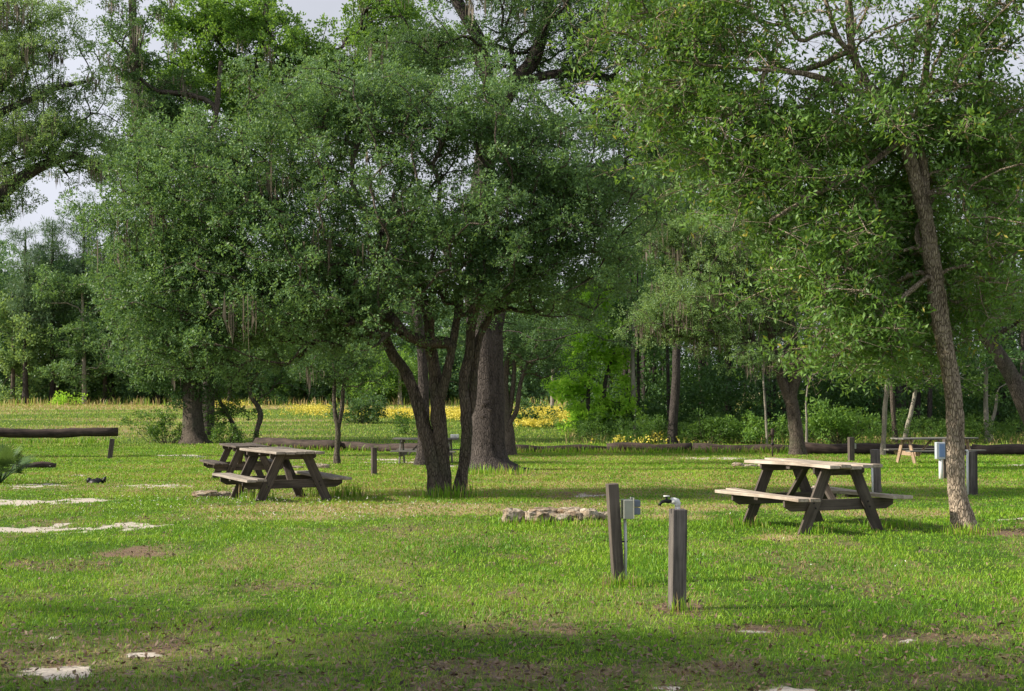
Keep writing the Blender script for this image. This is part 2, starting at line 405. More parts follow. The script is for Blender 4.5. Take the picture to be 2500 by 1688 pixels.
def build_grass():
    x, y = scatter(760000, 5.5, 60, 1.35)
    s, b, t, PX, PY = masks(x, y)
    cl = fbm(x * 5, y * 5, 61)
    keep = (rng.random(len(x)) > np.clip(s * 1.9 - .15, 0, .97)) & (rng.random(len(x)) > b * .85) & (rng.random(len(x)) < .55 + cl * .9 - t * .25)
    x, y, t, b, s, PX, PY = [v[keep] for v in (x, y, t, b, s, PX, PY)]
    h = .016 + .026 * rng.random(len(x)) ** 1.6 + .03 * np.clip(fbm(x * .8, y * .8, 71) - .45, 0, 1) * 2
    h = np.where(y > 30, h * 1.5, h) * (1 - .45 * b)
    lush = np.clip(blob(PX, PY, 1750, 1400, 650, 90), 0, 1) + np.clip(blob(PX, PY, 2080, 1290, 260, 22), 0, 1)
    h = h * (1 + .5 * lush)
    w = np.clip(.00055 * y, .0045, .022) * rng.uniform(.7, 1.3, len(x))
    dry = np.clip(.03 + t * .62 + b * .5, 0, .95)
    V, f, dr = blades(x, y, h, w, dry, 1.15)
    o = npmesh('grass', V, f, M['grass'], smooth=False, attrs={'dry': dr})
    tag(o, 'short green lawn grass mixed with dry blades', 'grass', kind='stuff')
    # rougher field beyond the logs
    x, y = scatter(170000, 56, 150, 1.0, .40)
    s, b, t, PX, PY = masks(x, y)
    h = .05 + .08 * rng.random(len(x)) ** 2 + t * .16 * rng.random(len(x)); w = .00055 * y * rng.uniform(.6, 1.3, len(x))
    V, f, dr = blades(x, y, h, w, np.clip(t + .05, 0, .9), .5)
    o = npmesh('field_grass', V, f, M['fieldgrass'], smooth=False, attrs={'dry': dr})
    tag(o, 'rough tan and green grass of the open field behind the logs', 'grass', kind='stuff')
    # taller weeds against the logs, trunks and legs
    xs, ys = [], []
    def line(p0, p1, n, sp):
        a = ground(*p0); c = ground(*p1); u = rng.random(n)
        xs.append(a.x + (c.x - a.x) * u + rng.normal(0, sp, n)); ys.append(a.y + (c.y - a.y) * u + rng.normal(0, sp, n) - .1)
    line((0, 1083), (290, 1082), 500, .25); line((620, 1096), (1000, 1104), 700, .25); line((1250, 1106), (2160, 1107), 1700, .25); line((2380, 1107), (2560, 1107), 300, .25)
    line((820, 1215), (880, 1212), 160, .15); line((600, 1222), (660, 1224), 90, .12); line((760, 1214), (800, 1213), 60, .1)
    line((1800, 1281), (1850, 1281), 130, .12); line((1960, 1300), (2010, 1296), 120, .12); line((2130, 1286), (2200, 1284), 140, .12)
    line((2330, 1304), (2400, 1302), 200, .12); line((1480, 1428), (1560, 1430), 160, .05); line((1620, 1490), (1690, 1488), 60, .05)
    line((1040, 1215), (1150, 1213), 200, .15); line((1130, 1158), (1290, 1158), 250, .25); line((1230, 1280), (1500, 1282), 300, .12)
    x = np.concatenate(xs); y = np.concatenate(ys); n = len(x)
    h = .12 + .16 * rng.random(n) ** 2; h = np.where(y < 20, h * .62, h * 1.2); w = np.clip(.0006 * y, .005, .03)
    V, f, dr = blades(x, y, h, w, np.full(n, .22), .45)
    o = npmesh('tall_weeds', V, f, M['grass'], smooth=False, attrs={'dry': dr})
    tag(o, 'taller weeds growing against logs, posts and table legs', 'weeds', kind='stuff')
build_grass()

def quads_at(P, L, Wd, up=.3, fold=0.0, dirs=None):
    n = len(P)
    d = rng.normal(size=(n, 3)) if dirs is None else dirs + rng.normal(size=(n, 3)) * .45
    d /= np.linalg.norm(d, axis=1, keepdims=True) + 1e-9
    nn = rng.normal(size=(n, 3)); nn[:, 2] += up * 2.2
    sd = np.cross(d, nn); sd /= np.linalg.norm(sd, axis=1, keepdims=True) + 1e-9
    L = np.broadcast_to(L, (n,))[:, None] * rng.uniform(.7, 1.3, (n, 1)); Wd = np.broadcast_to(Wd, (n,))[:, None] * rng.uniform(.75, 1.25, (n, 1))
    p0 = P; p2 = P + d * L; mid = P + d * L * .52
    p1 = mid + sd * Wd / 2; p3 = mid - sd * Wd / 2
    V = np.stack([p0, p1, p2, p3], 1).reshape(-1, 3)
    i = np.arange(n) * 4
    return V, np.stack([i, i + 1, i + 2, i + 3], -1)

def build_ground_cover():
    # fallen oak leaves in the foreground
    x, y = scatter(60000, 5.5, 24, 1.7)
    s, b, t, PX, PY = masks(x, y)
    p = np.clip(b * 1.2 + np.clip((PY - 1400) / 200, 0, 1) * .30 + .03 + .3 * ((s > .05) & (s < .5)), 0, 1) * (s < .7)
    k = rng.random(len(x)) < p; x, y = x[k], y[k]
    P = np.stack([x, y, gz(x, y) + rng.uniform(.005, .045, len(x))], -1)
    d = rng.normal(size=(len(P), 3)); d[:, 2] *= .15
    V, f = quads_at(P, .042, .02, 1.2, dirs=d)
    tag(npmesh('fallen_leaves', V, [f], M['litter']), 'brown fallen leaves scattered over the thin foreground grass', 'leaf litter', kind='stuff')
    # white clover heads
    pts = []
    for (cx, cy, rx, ry, n) in ((700, 1250, 380, 28, 220), (600, 1225, 200, 14, 80), (1100, 1240, 260, 14, 50), (350, 1235, 200, 20, 50), (900, 1260, 300, 20, 60), (450, 1150, 400, 25, 60), (1900, 1330, 500, 90, 30)):
        for _ in range(int(n * .6)):
            g_ = ground(cx + rx * random.gauss(0, .5), cy + ry * random.uniform(-1, 1)); pts.append((g_.x, g_.y, g_.z + random.uniform(.04, .09)))
    P = np.repeat(np.array(pts), 5, 0) + rng.normal(0, .005, (len(pts) * 5, 3))
    V, f = quads_at(P, .012, .010, .3)
    tag(npmesh('clover_flowers', V, [f], M['clover']), 'tiny white clover heads dotted in the lawn', 'flowers', kind='stuff')
    # yellow wild flowers of the far field and the wood edge
    pts = []
    for (cx, cy, rx, ry, n) in ((980, 1012, 75, 8, 900), (1330, 1008, 75, 10, 1300), (1390, 1024, 26, 8, 200), (1010, 1010, 300, 10, 1100), (760, 1000, 60, 10, 500), (1120, 1012, 60, 14, 900),
                             (1300, 1035, 60, 8, 500), (1605, 1068, 22, 12, 70), (1510, 1085, 10, 6, 14), (1580, 1085, 100, 8, 25), (560, 985, 80, 10, 200)):
        for _ in range(n):
            u = random.gauss(0, .45); v = random.gauss(0, .45)
            g_ = ground(cx + rx * u, min(1100, cy + ry * v + 8)); pts.append((g_.x, g_.y, g_.z + random.uniform(.2, .42)))
    P = np.repeat(np.array(pts), 3, 0) + rng.normal(0, .05, (len(pts) * 3, 3))
    V, f = quads_at(P, .10, .085, .5)
    tag(npmesh('yellow_wildflowers', V, [f], M['flower']), 'yellow wildflowers blooming in the field before the far wood', 'flowers', kind='stuff')
build_ground_cover()

# ------------------------------------------------------------------ trees
def cross_unit(d):
    u = Vector((0, 0, 1)).cross(d)
    if u.length < .1: u = Vector((1, 0, 0)).cross(d)
    return u.normalized()
class Skel:
    def __init__(s): s.p = []; s.par = []; s.r = []; s.fix = []; s.pl = []
    def add(s, p, par, r=0, fix=False):
        s.p.append(Vector(p)); s.par.append(par); s.r.append(r); s.fix.append(fix)
        s.pl.append(0 if par < 0 else s.pl[par] + (s.p[-1] - s.p[par]).length); return len(s.p) - 1

def tube_np(paths, n):
    """paths: list of (pts Nx3 array, radii N)"""
    Vs = []; Fs = []; base = 0
    ang = np.linspace(0, 2 * np.pi, n, endpoint=False); ca, sa = np.cos(ang), np.sin(ang)
    for pts, rad in paths:
        m = len(pts); d = np.zeros((m, 3)); d[1:-1] = pts[2:] - pts[:-2]; d[0] = pts[1] - pts[0]; d[-1] = pts[-1] - pts[-2]
        d /= np.linalg.norm(d, axis=1, keepdims=True) + 1e-9
        ref = np.array([.3, .9, .1]) if abs(d[0][1]) < .8 else np.array([1., 0, .1])
        u = np.cross(d, ref); u /= np.linalg.norm(u, axis=1, keepdims=True) + 1e-9
        w = np.cross(d, u)
        ring = pts[:, None] + (u[:, None] * ca[None, :, None] + w[:, None] * sa[None, :, None]) * rad[:, None, None]
        Vs.append(ring.reshape(-1, 3))
        i = np.arange(m - 1)[:, None] * n + np.arange(n)[None]; j = np.arange(m - 1)[:, None] * n + (np.arange(n)[None] + 1) % n
        Fs.append((np.stack([i, j, j + n, i + n], -1)).reshape(-1, 4) + base); base += m * n
    return np.concatenate(Vs), np.concatenate(Fs)

def leaf_cloud(cen, rad, per, L, Wd, sub=9, up=.35, flat=.65, srad=None):
    """rosettes of leaves inside clumps: cen (n,3), rad (n,)"""
    n = len(cen); ns = max(1, per // sub)
    c = np.repeat(cen, ns, 0); r = np.repeat(rad, ns)
    d = rng.normal(size=(len(c), 3)); d /= np.linalg.norm(d, axis=1, keepdims=True)
    rr = r * rng.random(len(c)) ** .45
    off = d * rr[:, None]; off[:, 2] *= flat
    sc = c + off
    P = np.repeat(sc, sub, 0)
    out = np.repeat(d, sub, 0) * .5 + rng.normal(size=(len(P), 3)) * .8; out[:, 2] += up * .6
    out /= np.linalg.norm(out, axis=1, keepdims=True)
    P = P + out * rng.uniform(0, (srad or L * 1.1), (len(P), 1))
    return quads_at(P, L, Wd, up, dirs=out)

def clumps_in(lobes, Y, cr, deep=.85):
    """lobes in picture measure at depth Y: (px, py, rx, ry, n[, dy]) -> clump centres"""
    cs = []; rs = []
    s = Y / F
    for lb in lobes:
        px, py, rx, ry, n = lb[:5]; dy = lb[5] if len(lb) > 5 else 0
        c = at(px, py, Y); rd = min(max(rx, ry) * s * deep, 3.6)
        kk = 6 if n > 20 else (3 if n > 8 else 1); nb = -(-n // kk)
        d = rng.normal(size=(nb, 3)); d /= np.linalg.norm(d, axis=1, keepdims=True)
        r = rng.random(nb) ** .42
        wob = 1 + .22 * np.sin(d[:, 0] * 5 + d[:, 2] * 4 + px) * np.sin(d[:, 1] * 4 + py)
        p = d * (r * wob)[:, None] * np.array([rx * s, rd, ry * s]) + np.array([c.x, c.y + dy, c.z])
        p = np.repeat(p, kk, 0)[:n] + rng.normal(size=(n, 3)) * np.array([1, 1, .42]) * cr * 1.25
        cs.append(p); rs.append(cr * rng.uniform(.6, 1.3, n))
    return np.concatenate(cs), np.concatenate(rs)

def make_tree(name, label, base, stems, lobes, leaf, bark='bark', cr=.38, per=220, L=.045, Wd=.022, sub=9, group=None, moss=0,
              up=.35, flat=.65, zmin=.7, tip=.008, flare=1.35, nseg=4, Y=None, crown_name='crown', cat='tree', rtree=.42, twigs=0, gap=0, clear=0, deep=.85):
    if Y is None: Y = gY(base[1])
    b = at(base[0], base[1], Y); b.z = float(gz(np.array(b.x), np.array(b.y)))
    s = Y / F
    root = empty(name, b, 0, label, cat, group)
    sk = Skel(); stempaths = []
    for st in stems:
        ids = []; par = -1; K = []
        for q in st:
            p = at(q[0], q[1], Y + (q[3] if len(q) > 3 else 0)); K.append((p, q[2] * s / 2))
        # resample smoothly (Catmull-Rom)
        pts = []; rad = []
        for i in range(len(K) - 1):
            p0 = K[max(i - 1, 0)][0]; p1, r1 = K[i]; p2, r2 = K[i + 1]; p3 = K[min(i + 2, len(K) - 1)][0]
            for j in range(4):
                t = j / 4
                p = .5 * ((2 * p1) + (p2 - p0) * t + (2 * p0 - 5 * p1 + 4 * p2 - p3) * t * t + (3 * p1 - p0 - 3 * p2 + p3) * t ** 3)
                pts.append(p); rad.append(r1 + (r2 - r1) * t)
        pts.append(K[-1][0]); rad.append(K[-1][1])
        on_ground = st[0][1] >= base[1] - 8
        if on_ground:
            zz = float(gz(np.array(pts[0].x), np.array(pts[0].y)))
            pts[0].z = min(pts[0].z, zz) - .12
        for i, (p, r) in enumerate(zip(pts, rad)):
            if on_ground:
                hgt = p.z - b.z
                if hgt < .5: rad[i] = r * (1 + (flare - 1) * max(0, (1 - hgt / .5)) ** 2)
            par = sk.add(p, par, rad[i], True); ids.append(par)
        stempaths.append((np.array([tuple(p) for p in pts]), np.array(rad)))
    cen, crd = clumps_in(lobes, Y, cr, deep)
    k = cen[:, 2] > b.z + zmin
    cen, crd = cen[k], crd[k]
    if gap:
        k = vn3(cen * gap + 11) > .34; cen, crd = cen[k], crd[k]
    if clear:
        qx, qy = proj(cen[:, 0], cen[:, 1], cen[:, 2])
        tx = np.interp(qy, [q[1] for q in stems[0]][::-1], [q[0] for q in stems[0]][::-1])
        kk = (np.abs(qx - tx) < clear) & (qy > 330)
        cen[:, 1] = np.where(kk, Y + .35 + np.abs(cen[:, 1] - Y) * .8, cen[:, 1])
    tops = [i for i in range(len(sk.p)) if sk.fix[i]]
    origin = np.array(sk.p[tops[int(len(tops) * .55)]]); order = np.argsort(np.linalg.norm(cen - origin, axis=1))
    NP = np.zeros((len(sk.p) + len(cen) * (nseg + 1), 3)); PL = np.zeros(len(NP)); OK = np.zeros(len(NP), bool)
    for i, p in enumerate(sk.p):
        NP[i] = p; PL[i] = sk.pl[i]; OK[i] = (p.z - b.z) > .22 * max(1.0, (cen[:, 2].max() - b.z)) * .9
    if not OK[:len(sk.p)].any(): OK[len(sk.p) - 1] = True
    chains = []
    for ci in order:
        T = cen[ci]; n0 = len(sk.p)
        dv = NP[:n0] - T; dist = np.sqrt((dv ** 2).sum(1))
        cost = dist + .25 * PL[:n0] + np.where(OK[:n0], 0, 1e3) + np.maximum(0, NP[:n0, 2] - T[2]) * .6
        j = int(np.argmin(cost)); A = sk.p[j]; Tv = Vector(T)
        seg = nseg if dist[j] > .35 else 2
        pr = sk.par[j]; dirp = (A - sk.p[pr]).normalized() if pr >= 0 else Vector((0, 0, 1))
        ln = (Tv - A).length; ctrl = A + dirp * ln * .35 + Vector((0, 0, ln * .1)) + Vector(rng.normal(0, .05 * ln, 3))
        par = j; ch = [j]
        for q in range(1, seg + 1):
            t = q / seg
            p = A * (1 - t) ** 2 + ctrl * 2 * t * (1 - t) + Tv * t * t + Vector(rng.normal(0, .018 * ln, 3)) * (1 if q < seg else 0)
            par = sk.add(p, par, 0); NP[par] = p; PL[par] = sk.pl[par]; OK[par] = True; ch.append(par)
        chains.append(ch)
    cnt = np.zeros(len(sk.p)); 
    for ch in chains: cnt[ch[-1]] += 1
    for i in range(len(sk.p) - 1, -1, -1):
        if sk.par[i] >= 0 and not sk.fix[i]: cnt[sk.par[i]] += cnt[i]
    R = np.array([sk.r[i] if sk.fix[i] else tip * max(cnt[i], 1) ** rtree for i in range(len(sk.p))])
    # trunk
    V1, F1 = tube_np(stempaths, 14)
    wob = (hsh(np.floor(V1[:, 2] * 7), np.floor(V1[:, 0] * 23), 3) - .5)
    V1 = V1 + (rng.normal(0, 1, V1.shape) * np.array([1, 1, .2])) * .0035 * min(2.0, s * 400)
    bv = np.array(b)
    npmesh('trunk', V1 - bv, [F1], M[bark], root)
    paths = []
    for ch in chains:
        pts = np.array([tuple(sk.p[i]) for i in ch]); rad = R[ch].copy()
        rad[0] = min(rad[0], max(rad[1] * 1.15, tip)); paths.append((pts, rad))
    if paths:
        V2, F2 = tube_np(paths, 5 if s < .006 else 4)
        npmesh('branches', V2 - bv, [F2], M[bark], root)
    V, f = leaf_cloud(cen, crd, per, L, Wd, sub, up, flat)
    if twigs:
        tp = []
        for c_, r_ in zip(cen, crd):
            for _ in range(twigs):
                dd = rng.normal(size=3); dd /= np.linalg.norm(dd); dd[2] = dd[2] * .6 - .1
                e = c_ + dd * r_ * rng.uniform(.8, 1.5); mid = (c_ + e) / 2 + rng.normal(0, .05, 3)
                tp.append((np.array([c_, mid, e]), np.array([tip * .8, tip * .55, tip * .3])))
        V3, F3 = tube_np(tp, 3)
        npmesh('twigs', V3 - bv, [F3], M[bark], root)
    npmesh(crown_name, V - bv, [f], M[leaf], root, smooth=False)
    if moss:
        pick = cen[rng.random(len(cen)) < moss]
        if len(pick):
            n = 18; P = np.repeat(pick, n, 0) + rng.normal(0, .16, (len(pick) * n, 3)) * np.array([1, 1, .6])
            P[:, 2] -= .1
            l = rng.uniform(.15, .75, len(P)); w = rng.uniform(.005, .018, len(P))
            a = rng.uniform(0, np.pi, len(P)); dx = np.cos(a) * w; dy_ = np.sin(a) * w
            z0 = np.zeros(len(P))
            A = P + np.stack([dx, dy_, z0], -1); B = P - np.stack([dx, dy_, z0], -1)
            Cc = P + np.stack([-dx * .6, -dy_ * .6, -l * .6], -1) + rng.normal(0, .02, P.shape); E = P + np.stack([dx * .6, dy_ * .6, -l * .6], -1) + rng.normal(0, .02, P.shape)
            Tt = P + np.stack([z0, z0, -l], -1) + rng.normal(0, .03, P.shape)
            V4 = np.stack([A, B, Cc, E, Tt], 1).reshape(-1, 3); i = np.arange(len(P)) * 5
            npmesh('hanging_moss', V4 - bv, [np.stack([i, i + 1, i + 2, i + 3], -1), np.stack([i + 3, i + 2, i + 4], -1)], M['moss'], root)
    return root
def vn3(p):
    return (vnoise(p[:, 0], p[:, 1], 3) + vnoise(p[:, 1] + 7, p[:, 2], 5) + vnoise(p[:, 2] + 3, p[:, 0] + 5, 8)) / 3

# --- the multi-stemmed oak in the middle
make_tree('live_oak', 'broad rounded oak with several stems rising from one base, left of the thickest trunk', (1072, 1212),
    [[(1068, 1212, 44), (1062, 1150, 40), (1050, 1090, 38), (1034, 1040, 34), (1015, 970, 30), (985, 900, 26), (955, 860, 26), (930, 800, 20), (860, 700, 15), (740, 600, 11)],
     [(1086, 1208, 32), (1082, 1140, 33), (1075, 1060, 37), (1068, 980, 34), (1060, 900, 30), (1052, 850, 27), (1042, 760, 21), (1000, 600, 18), (960, 480, 12)],
     [(1074, 1060, 28), (1064, 1010, 26, -.1), (1082, 950, 24, -.15), (1098, 880, 20, -.2), (1112, 800, 18, -.2), (1130, 700, 14), (1180, 560, 10)],
     [(1120, 1208, 33, .1), (1131, 1140, 28, .1), (1140, 1060, 28), (1136, 990, 26), (1132, 930, 25), (1146, 860, 22), (1152, 790, 24), (1190, 680, 18), (1290, 540, 13), (1400, 450, 9)],
     [(1132, 1030, 20, .1), (1152, 990, 20, .1), (1158, 900, 20, .1), (1180, 800, 17, .1), (1260, 700, 12, .2), (1350, 640, 9, .2)]],
    [(930, 470, 470, 260, 480), (540, 600, 250, 260, 330), (1370, 500, 230, 210, 210), (420, 560, 120, 180, 80), (1260, 680, 230, 110, 100), (740, 290, 230, 120, 110), (960, 240, 170, 90, 60), (1160, 290, 220, 120, 100), (1330, 340, 140, 90, 50), (520, 390, 150, 110, 90),
     (700, 790, 260, 85, 130, -.4), (420, 740, 120, 170, 150), (560, 860, 160, 50, 50, -.3), (920, 720, 200, 110, 100, -.6), (1090, 620, 130, 90, 50, -.8), (1450, 640, 90, 110, 36), (830, 800, 120, 60, 40, -.8)],
    'oak_mid', cr=.34, per=190, L=.052, Wd=.027, sub=10, tip=.007, moss=.004, flare=1.3, zmin=1.6, twigs=2)

# --- the leaning oak on the right
make_tree('leaning_oak', 'near oak with pale furrowed bark, its trunk leaning left over the right picnic table', (2358, 1296),
    [[(2356, 1298, 58), (2344, 1240, 48), (2335, 1180, 43), (2332, 1080, 42), (2330, 990, 43), (2318, 900, 40), (2302, 820, 42), (2290, 740, 44), (2284, 690, 40), (2270, 600, 38), (2262, 540, 36), (2240, 460, 34), (2222, 390, 34), (2200, 330, 28), (2140, 240, 22), (2085, 140, 18), (2070, 0, 15), (2060, -120, 10)],
     [(2258, 500, 24), (2258, 440, 22, .1), (2250, 380, 22, .1), (2238, 300, 18, .2), (2260, 180, 16, .3), (2270, 20, 13, .4), (2290, -100, 9, .4)],
     [(2150, 250, 18), (2060, 210, 15, -.3), (1960, 180, 12, -.5), (1850, 170, 9, -.6), (1720, 160, 6, -.7)],
     [(2200, 340, 16), (2100, 420, 12, -.4), (1980, 480, 10, -.6), (1880, 540, 7, -.8)],
     [(2284, 700, 15, .0), (2262, 640, 12, .1), (2240, 560, 11, .2), (2300, 460, 9, .4), (2400, 400, 7, .5)],
     [(2085, 140, 14, 0), (2040, 80, 12, 0), (2000, -60, 9, 0)]],
    [(2030, 330, 330, 190, 180), (1780, 330, 260, 150, 105), (1700, 90, 220, 110, 75), (2340, 230, 240, 180, 130), (2070, 590, 200, 170, 115, -.3), (2150, 790, 170, 120, 80, -.2), (2010, 690, 100, 110, 30, -.2), (2300, 760, 140, 110, 56, .6), (2420, 330, 140, 140, 50), (1700, 300, 130, 90, 34), (1850, 470, 90, 60, 12),
     (2420, 560, 170, 190, 110), (2000, -10, 420, 90, 80), (2060, 860, 100, 60, 22, -.4), (2450, 60, 170, 110, 45), (1560, 130, 90, 110, 14), (2200, 480, 150, 120, 36, .8), (1840, 480, 100, 70, 18, -.5), (2330, -60, 260, 60, 35), (1660, -10, 240, 60, 26)],
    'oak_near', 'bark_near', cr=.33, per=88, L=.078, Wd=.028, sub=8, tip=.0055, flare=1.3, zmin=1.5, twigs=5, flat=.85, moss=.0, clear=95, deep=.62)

# --- the massive oak trunk behind the middle one
make_tree('old_oak', 'thickest trunk in the middle, straight and dark with root flare and knotted burls', (1196, 1150),
    [[(1197, 1153, 120), (1194, 1128, 92), (1192, 1080, 82), (1192, 1000, 80), (1190, 920, 80), (1186, 850, 86), (1180, 760, 88), (1172, 620, 76), (1180, 430, 56), (1205, 300, 46), (1250, 210, 42), (1300, 150, 34), (1330, 60, 28), (1350, -80, 22)],
     [(1190, 400, 40), (1215, 270, 34), (1180, 160, 38), (1165, 90, 34), (1120, 10, 28), (1080, -80, 20)],
     [(1250, 210, 24), (1330, 185, 22), (1400, 180, 24), (1480, 190, 18), (1560, 220, 12)],
     [(1180, 840, 34, -.2), (1160, 780, 30, -.2), (1130, 690, 22, -.2), (1060, 560, 16)],
     [(1200, 850, 36, -.1), (1218, 780, 30, -.1), (1245, 690, 24, 0), (1310, 560, 18), (1400, 460, 14), (1480, 400, 10)]],
    [(1130, 130, 210, 130, 110), (1400, 150, 210, 170, 95), (1500, 330, 150, 150, 110), (1300, -20, 400, 80, 110), (1450, 480, 170, 120, 60), (1330, 780, 90, 40, 14), (1560, 100, 180, 130, 90), (1610, 360, 130, 150, 80), (1700, 200, 150, 120, 50)],
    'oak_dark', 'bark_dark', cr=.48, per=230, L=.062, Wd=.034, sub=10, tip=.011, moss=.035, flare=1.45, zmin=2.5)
def root_mesh():
    base = at(1196, 1150, gY(1150)); base.z = float(gz(np.array(base.x), np.array(base.y)))
    r = [o for o in D.objects if o.name.startswith('old_oak')][0]
    m = MB()
    for ang, ln, rr in ((200, 1.0, .13), (250, .9, .14), (300, 1.1, .14), (340, 1.5, .12), (10, 1.8, .1), (160, .9, .12)):
        a = math.radians(ang); pts = [(math.cos(a) * ln * t, math.sin(a) * ln * t, .22 * (1 - t) ** 2 - .03) for t in (.1, .3, .5, .75, 1)]
        m.tube(pts, [rr, rr * .85, rr * .6, rr * .4, .02], 8, jit=.3)
    m.build('roots', M['bark_dark'], r, smooth=True)
    b = MB()
    for (px, py, q) in ((1182, 985, .15), (1196, 1000, .13), (1180, 1015, .12), (1200, 975, .1), (1192, 1028, .09), (1186, 960, .09)):
        p = at(px, py, base.y - .27) - base
        b.tube([p + Vector((0, .08, -q)), p + Vector((0, -.01, -q * .6)), p + Vector((0, -.05, 0)), p + Vector((0, -.01, q * .6)), p + Vector((0, .08, q))], [q * .3, q * .9, q, q * .85, q * .25], 9, jit=.35)
    b.build('burl', M['bark_dark'], r, smooth=True)
root_mesh()

# --- oaks and saplings between the tables and the logs
make_tree('live_oak', 'slim dark trunk standing directly behind the many-stemmed oak', (1032, 1137),
    [[(1032, 1137, 36), (1035, 1060, 28), (1034, 960, 26), (1030, 860, 25), (1010, 720, 24), (980, 560, 16)]],
    [(980, 560, 220, 160, 60), (880, 700, 150, 100, 26)], 'oak_dark', 'bark_dark', cr=.5, per=150, L=.07, Wd=.04, tip=.012, zmin=2.2)
make_tree('live_oak', 'small forked oak standing just right of the thickest trunk', (1242, 1112),
    [[(1244, 1112, 30), (1242, 1060, 28), (1236, 1000, 20), (1234, 930, 14), (1240, 860, 10)], [(1240, 1040, 12, -.1), (1262, 1000, 12, -.1), (1270, 940, 9, -.1), (1290, 880, 7)], [(1244, 1010, 12), (1252, 950, 11), (1256, 890, 8)]],
    [(1300, 870, 100, 55, 34), (1240, 820, 120, 60, 34), (1340, 800, 90, 50, 24)], 'oak_dark', 'bark', cr=.5, per=170, L=.085, Wd=.045, tip=.012, zmin=1.7)
make_tree('sapling_oak', 'young oak with a forked thin trunk behind the left picnic table', (822, 1133),
    [[(822, 1133, 15), (823, 1090, 13), (825, 1050, 13), (817, 1000, 9), (816, 930, 8), (812, 860, 6)], [(826, 1050, 10), (834, 1000, 10), (840, 940, 8), (852, 870, 6)]],
    [(830, 860, 110, 50, 40), (760, 870, 90, 45, 24), (880, 900, 70, 45, 18)], 'oak_dark', 'bark', cr=.42, per=170, L=.07, Wd=.038, tip=.01, zmin=1.7, moss=.05)
make_tree('sapling_oak', 'young oak with an S-curved grey trunk behind the logs at left', (622, 1084),
    [[(622, 1086, 13), (628, 1050, 11), (636, 1015, 14), (628, 990, 12), (612, 965, 9), (604, 900, 7), (600, 850, 5)]],
    [(600, 890, 110, 60, 46), (660, 915, 60, 45, 20), (520, 900, 60, 60, 18)], 'oak_dark', 'bark', cr=.48, per=170, L=.09, Wd=.05, tip=.01, zmin=1.4)
make_tree('sapling_oak', 'thin crooked sapling with sparse leaves right of the twin trunks', (577, 1080),
    [[(578, 1082, 12), (575, 1050, 11), (560, 1020, 10), (540, 985, 8), (524, 950, 6)]],
    [(560, 1025, 45, 35, 14), (530, 985, 40, 35, 10), (585, 985, 30, 30, 6)], 'bush', 'bark', cr=.34, per=90, L=.09, Wd=.05, tip=.01, zmin=.3)
make_tree('live_oak', 'large grey-trunked oak at left with leafy low crown, bush at its foot', (472, 1083),
    [[(474, 1084, 66), (472, 1050, 54), (470, 1000, 48), (468, 930, 46), (455, 800, 40), (430, 660, 34), (390, 540, 30), (355, 440, 26), (335, 300, 24), (328, 150, 22), (322, -40, 18)],
     [(455, 800, 20), (400, 760, 14), (340, 730, 10)], [(430, 660, 22), (480, 500, 18), (520, 330, 14), (540, 150, 10)]],
    [(430, 870, 115, 85, 100), (350, 900, 50, 60, 26), (480, 800, 120, 60, 60), (360, 310, 90, 140, 110), (430, 420, 100, 110, 80), (335, 90, 50, 110, 44), (330, 640, 60, 130, 70), (440, 600, 100, 130, 70), (370, 760, 60, 80, 30), (300, 420, 60, 60, 20)],
    'oak_dark', 'bark', cr=.62, per=190, L=.11, Wd=.06, tip=.018, moss=.16, zmin=1.3, flare=1.4)
make_tree('sweetgum', 'tall tree with bright green crown above and behind the middle oak at upper left', (507, 1072),
    [[(506, 1073, 40), (508, 1020, 32), (512, 900, 28), (530, 700, 26), (560, 480, 22), (600, 280, 18), (640, 100, 14), (660, -60, 10)], [(560, 480, 16), (500, 340, 14), (470, 200, 10)], [(600, 280, 14), (720, 180, 12), (830, 120, 9)]],
    [(500, 170, 150, 130, 110), (600, 60, 190, 100, 110), (770, 190, 150, 120, 120), (420, 270, 100, 110, 50), (880, 90, 150, 120, 110), (640, 270, 150, 110, 90), (1010, 90, 120, 110, 60), (480, 350, 120, 80, 40)],
    'gum', 'bark_dark', cr=.62, per=190, L=.13, Wd=.085, tip=.018, moss=.10, zmin=3)
make_tree('live_oak', 'wide oak reaching in from the left edge with a long arching limb', (-150, 1118),
    [[(-150, 1120, 120), (-150, 900, 100), (-140, 700, 85), (-90, 560, 60), (-20, 490, 42), (60, 430, 30), (120, 398, 24), (180, 380, 20), (230, 400, 14), (285, 450, 10)],
     [(-140, 700, 60), (-120, 500, 46), (-60, 300, 32), (20, 190, 22), (90, 100, 14)], [(120, 398, 14), (150, 340, 12), (210, 290, 9)], [(-60, 300, 20), (60, 250, 16), (140, 215, 12), (210, 200, 8)]],
    [(50, 150, 130, 120, 190), (165, 290, 85, 80, 80), (10, 330, 130, 110, 110), (-60, 480, 130, 90, 40), (250, 425, 55, 40, 20), (-140, 250, 170, 220, 110), (10, 510, 50, 50, 14), (90, 30, 70, 60, 36), (170, 200, 65, 60, 30), (240, 400, 60, 30, 14), (60, 395, 80, 45, 36), (190, 365, 60, 40, 24), (20, 60, 120, 60, 50)],
    'oak_moss', 'bark_dark', cr=.42, per=170, L=.075, Wd=.036, tip=.010, moss=.07, zmin=2.5)
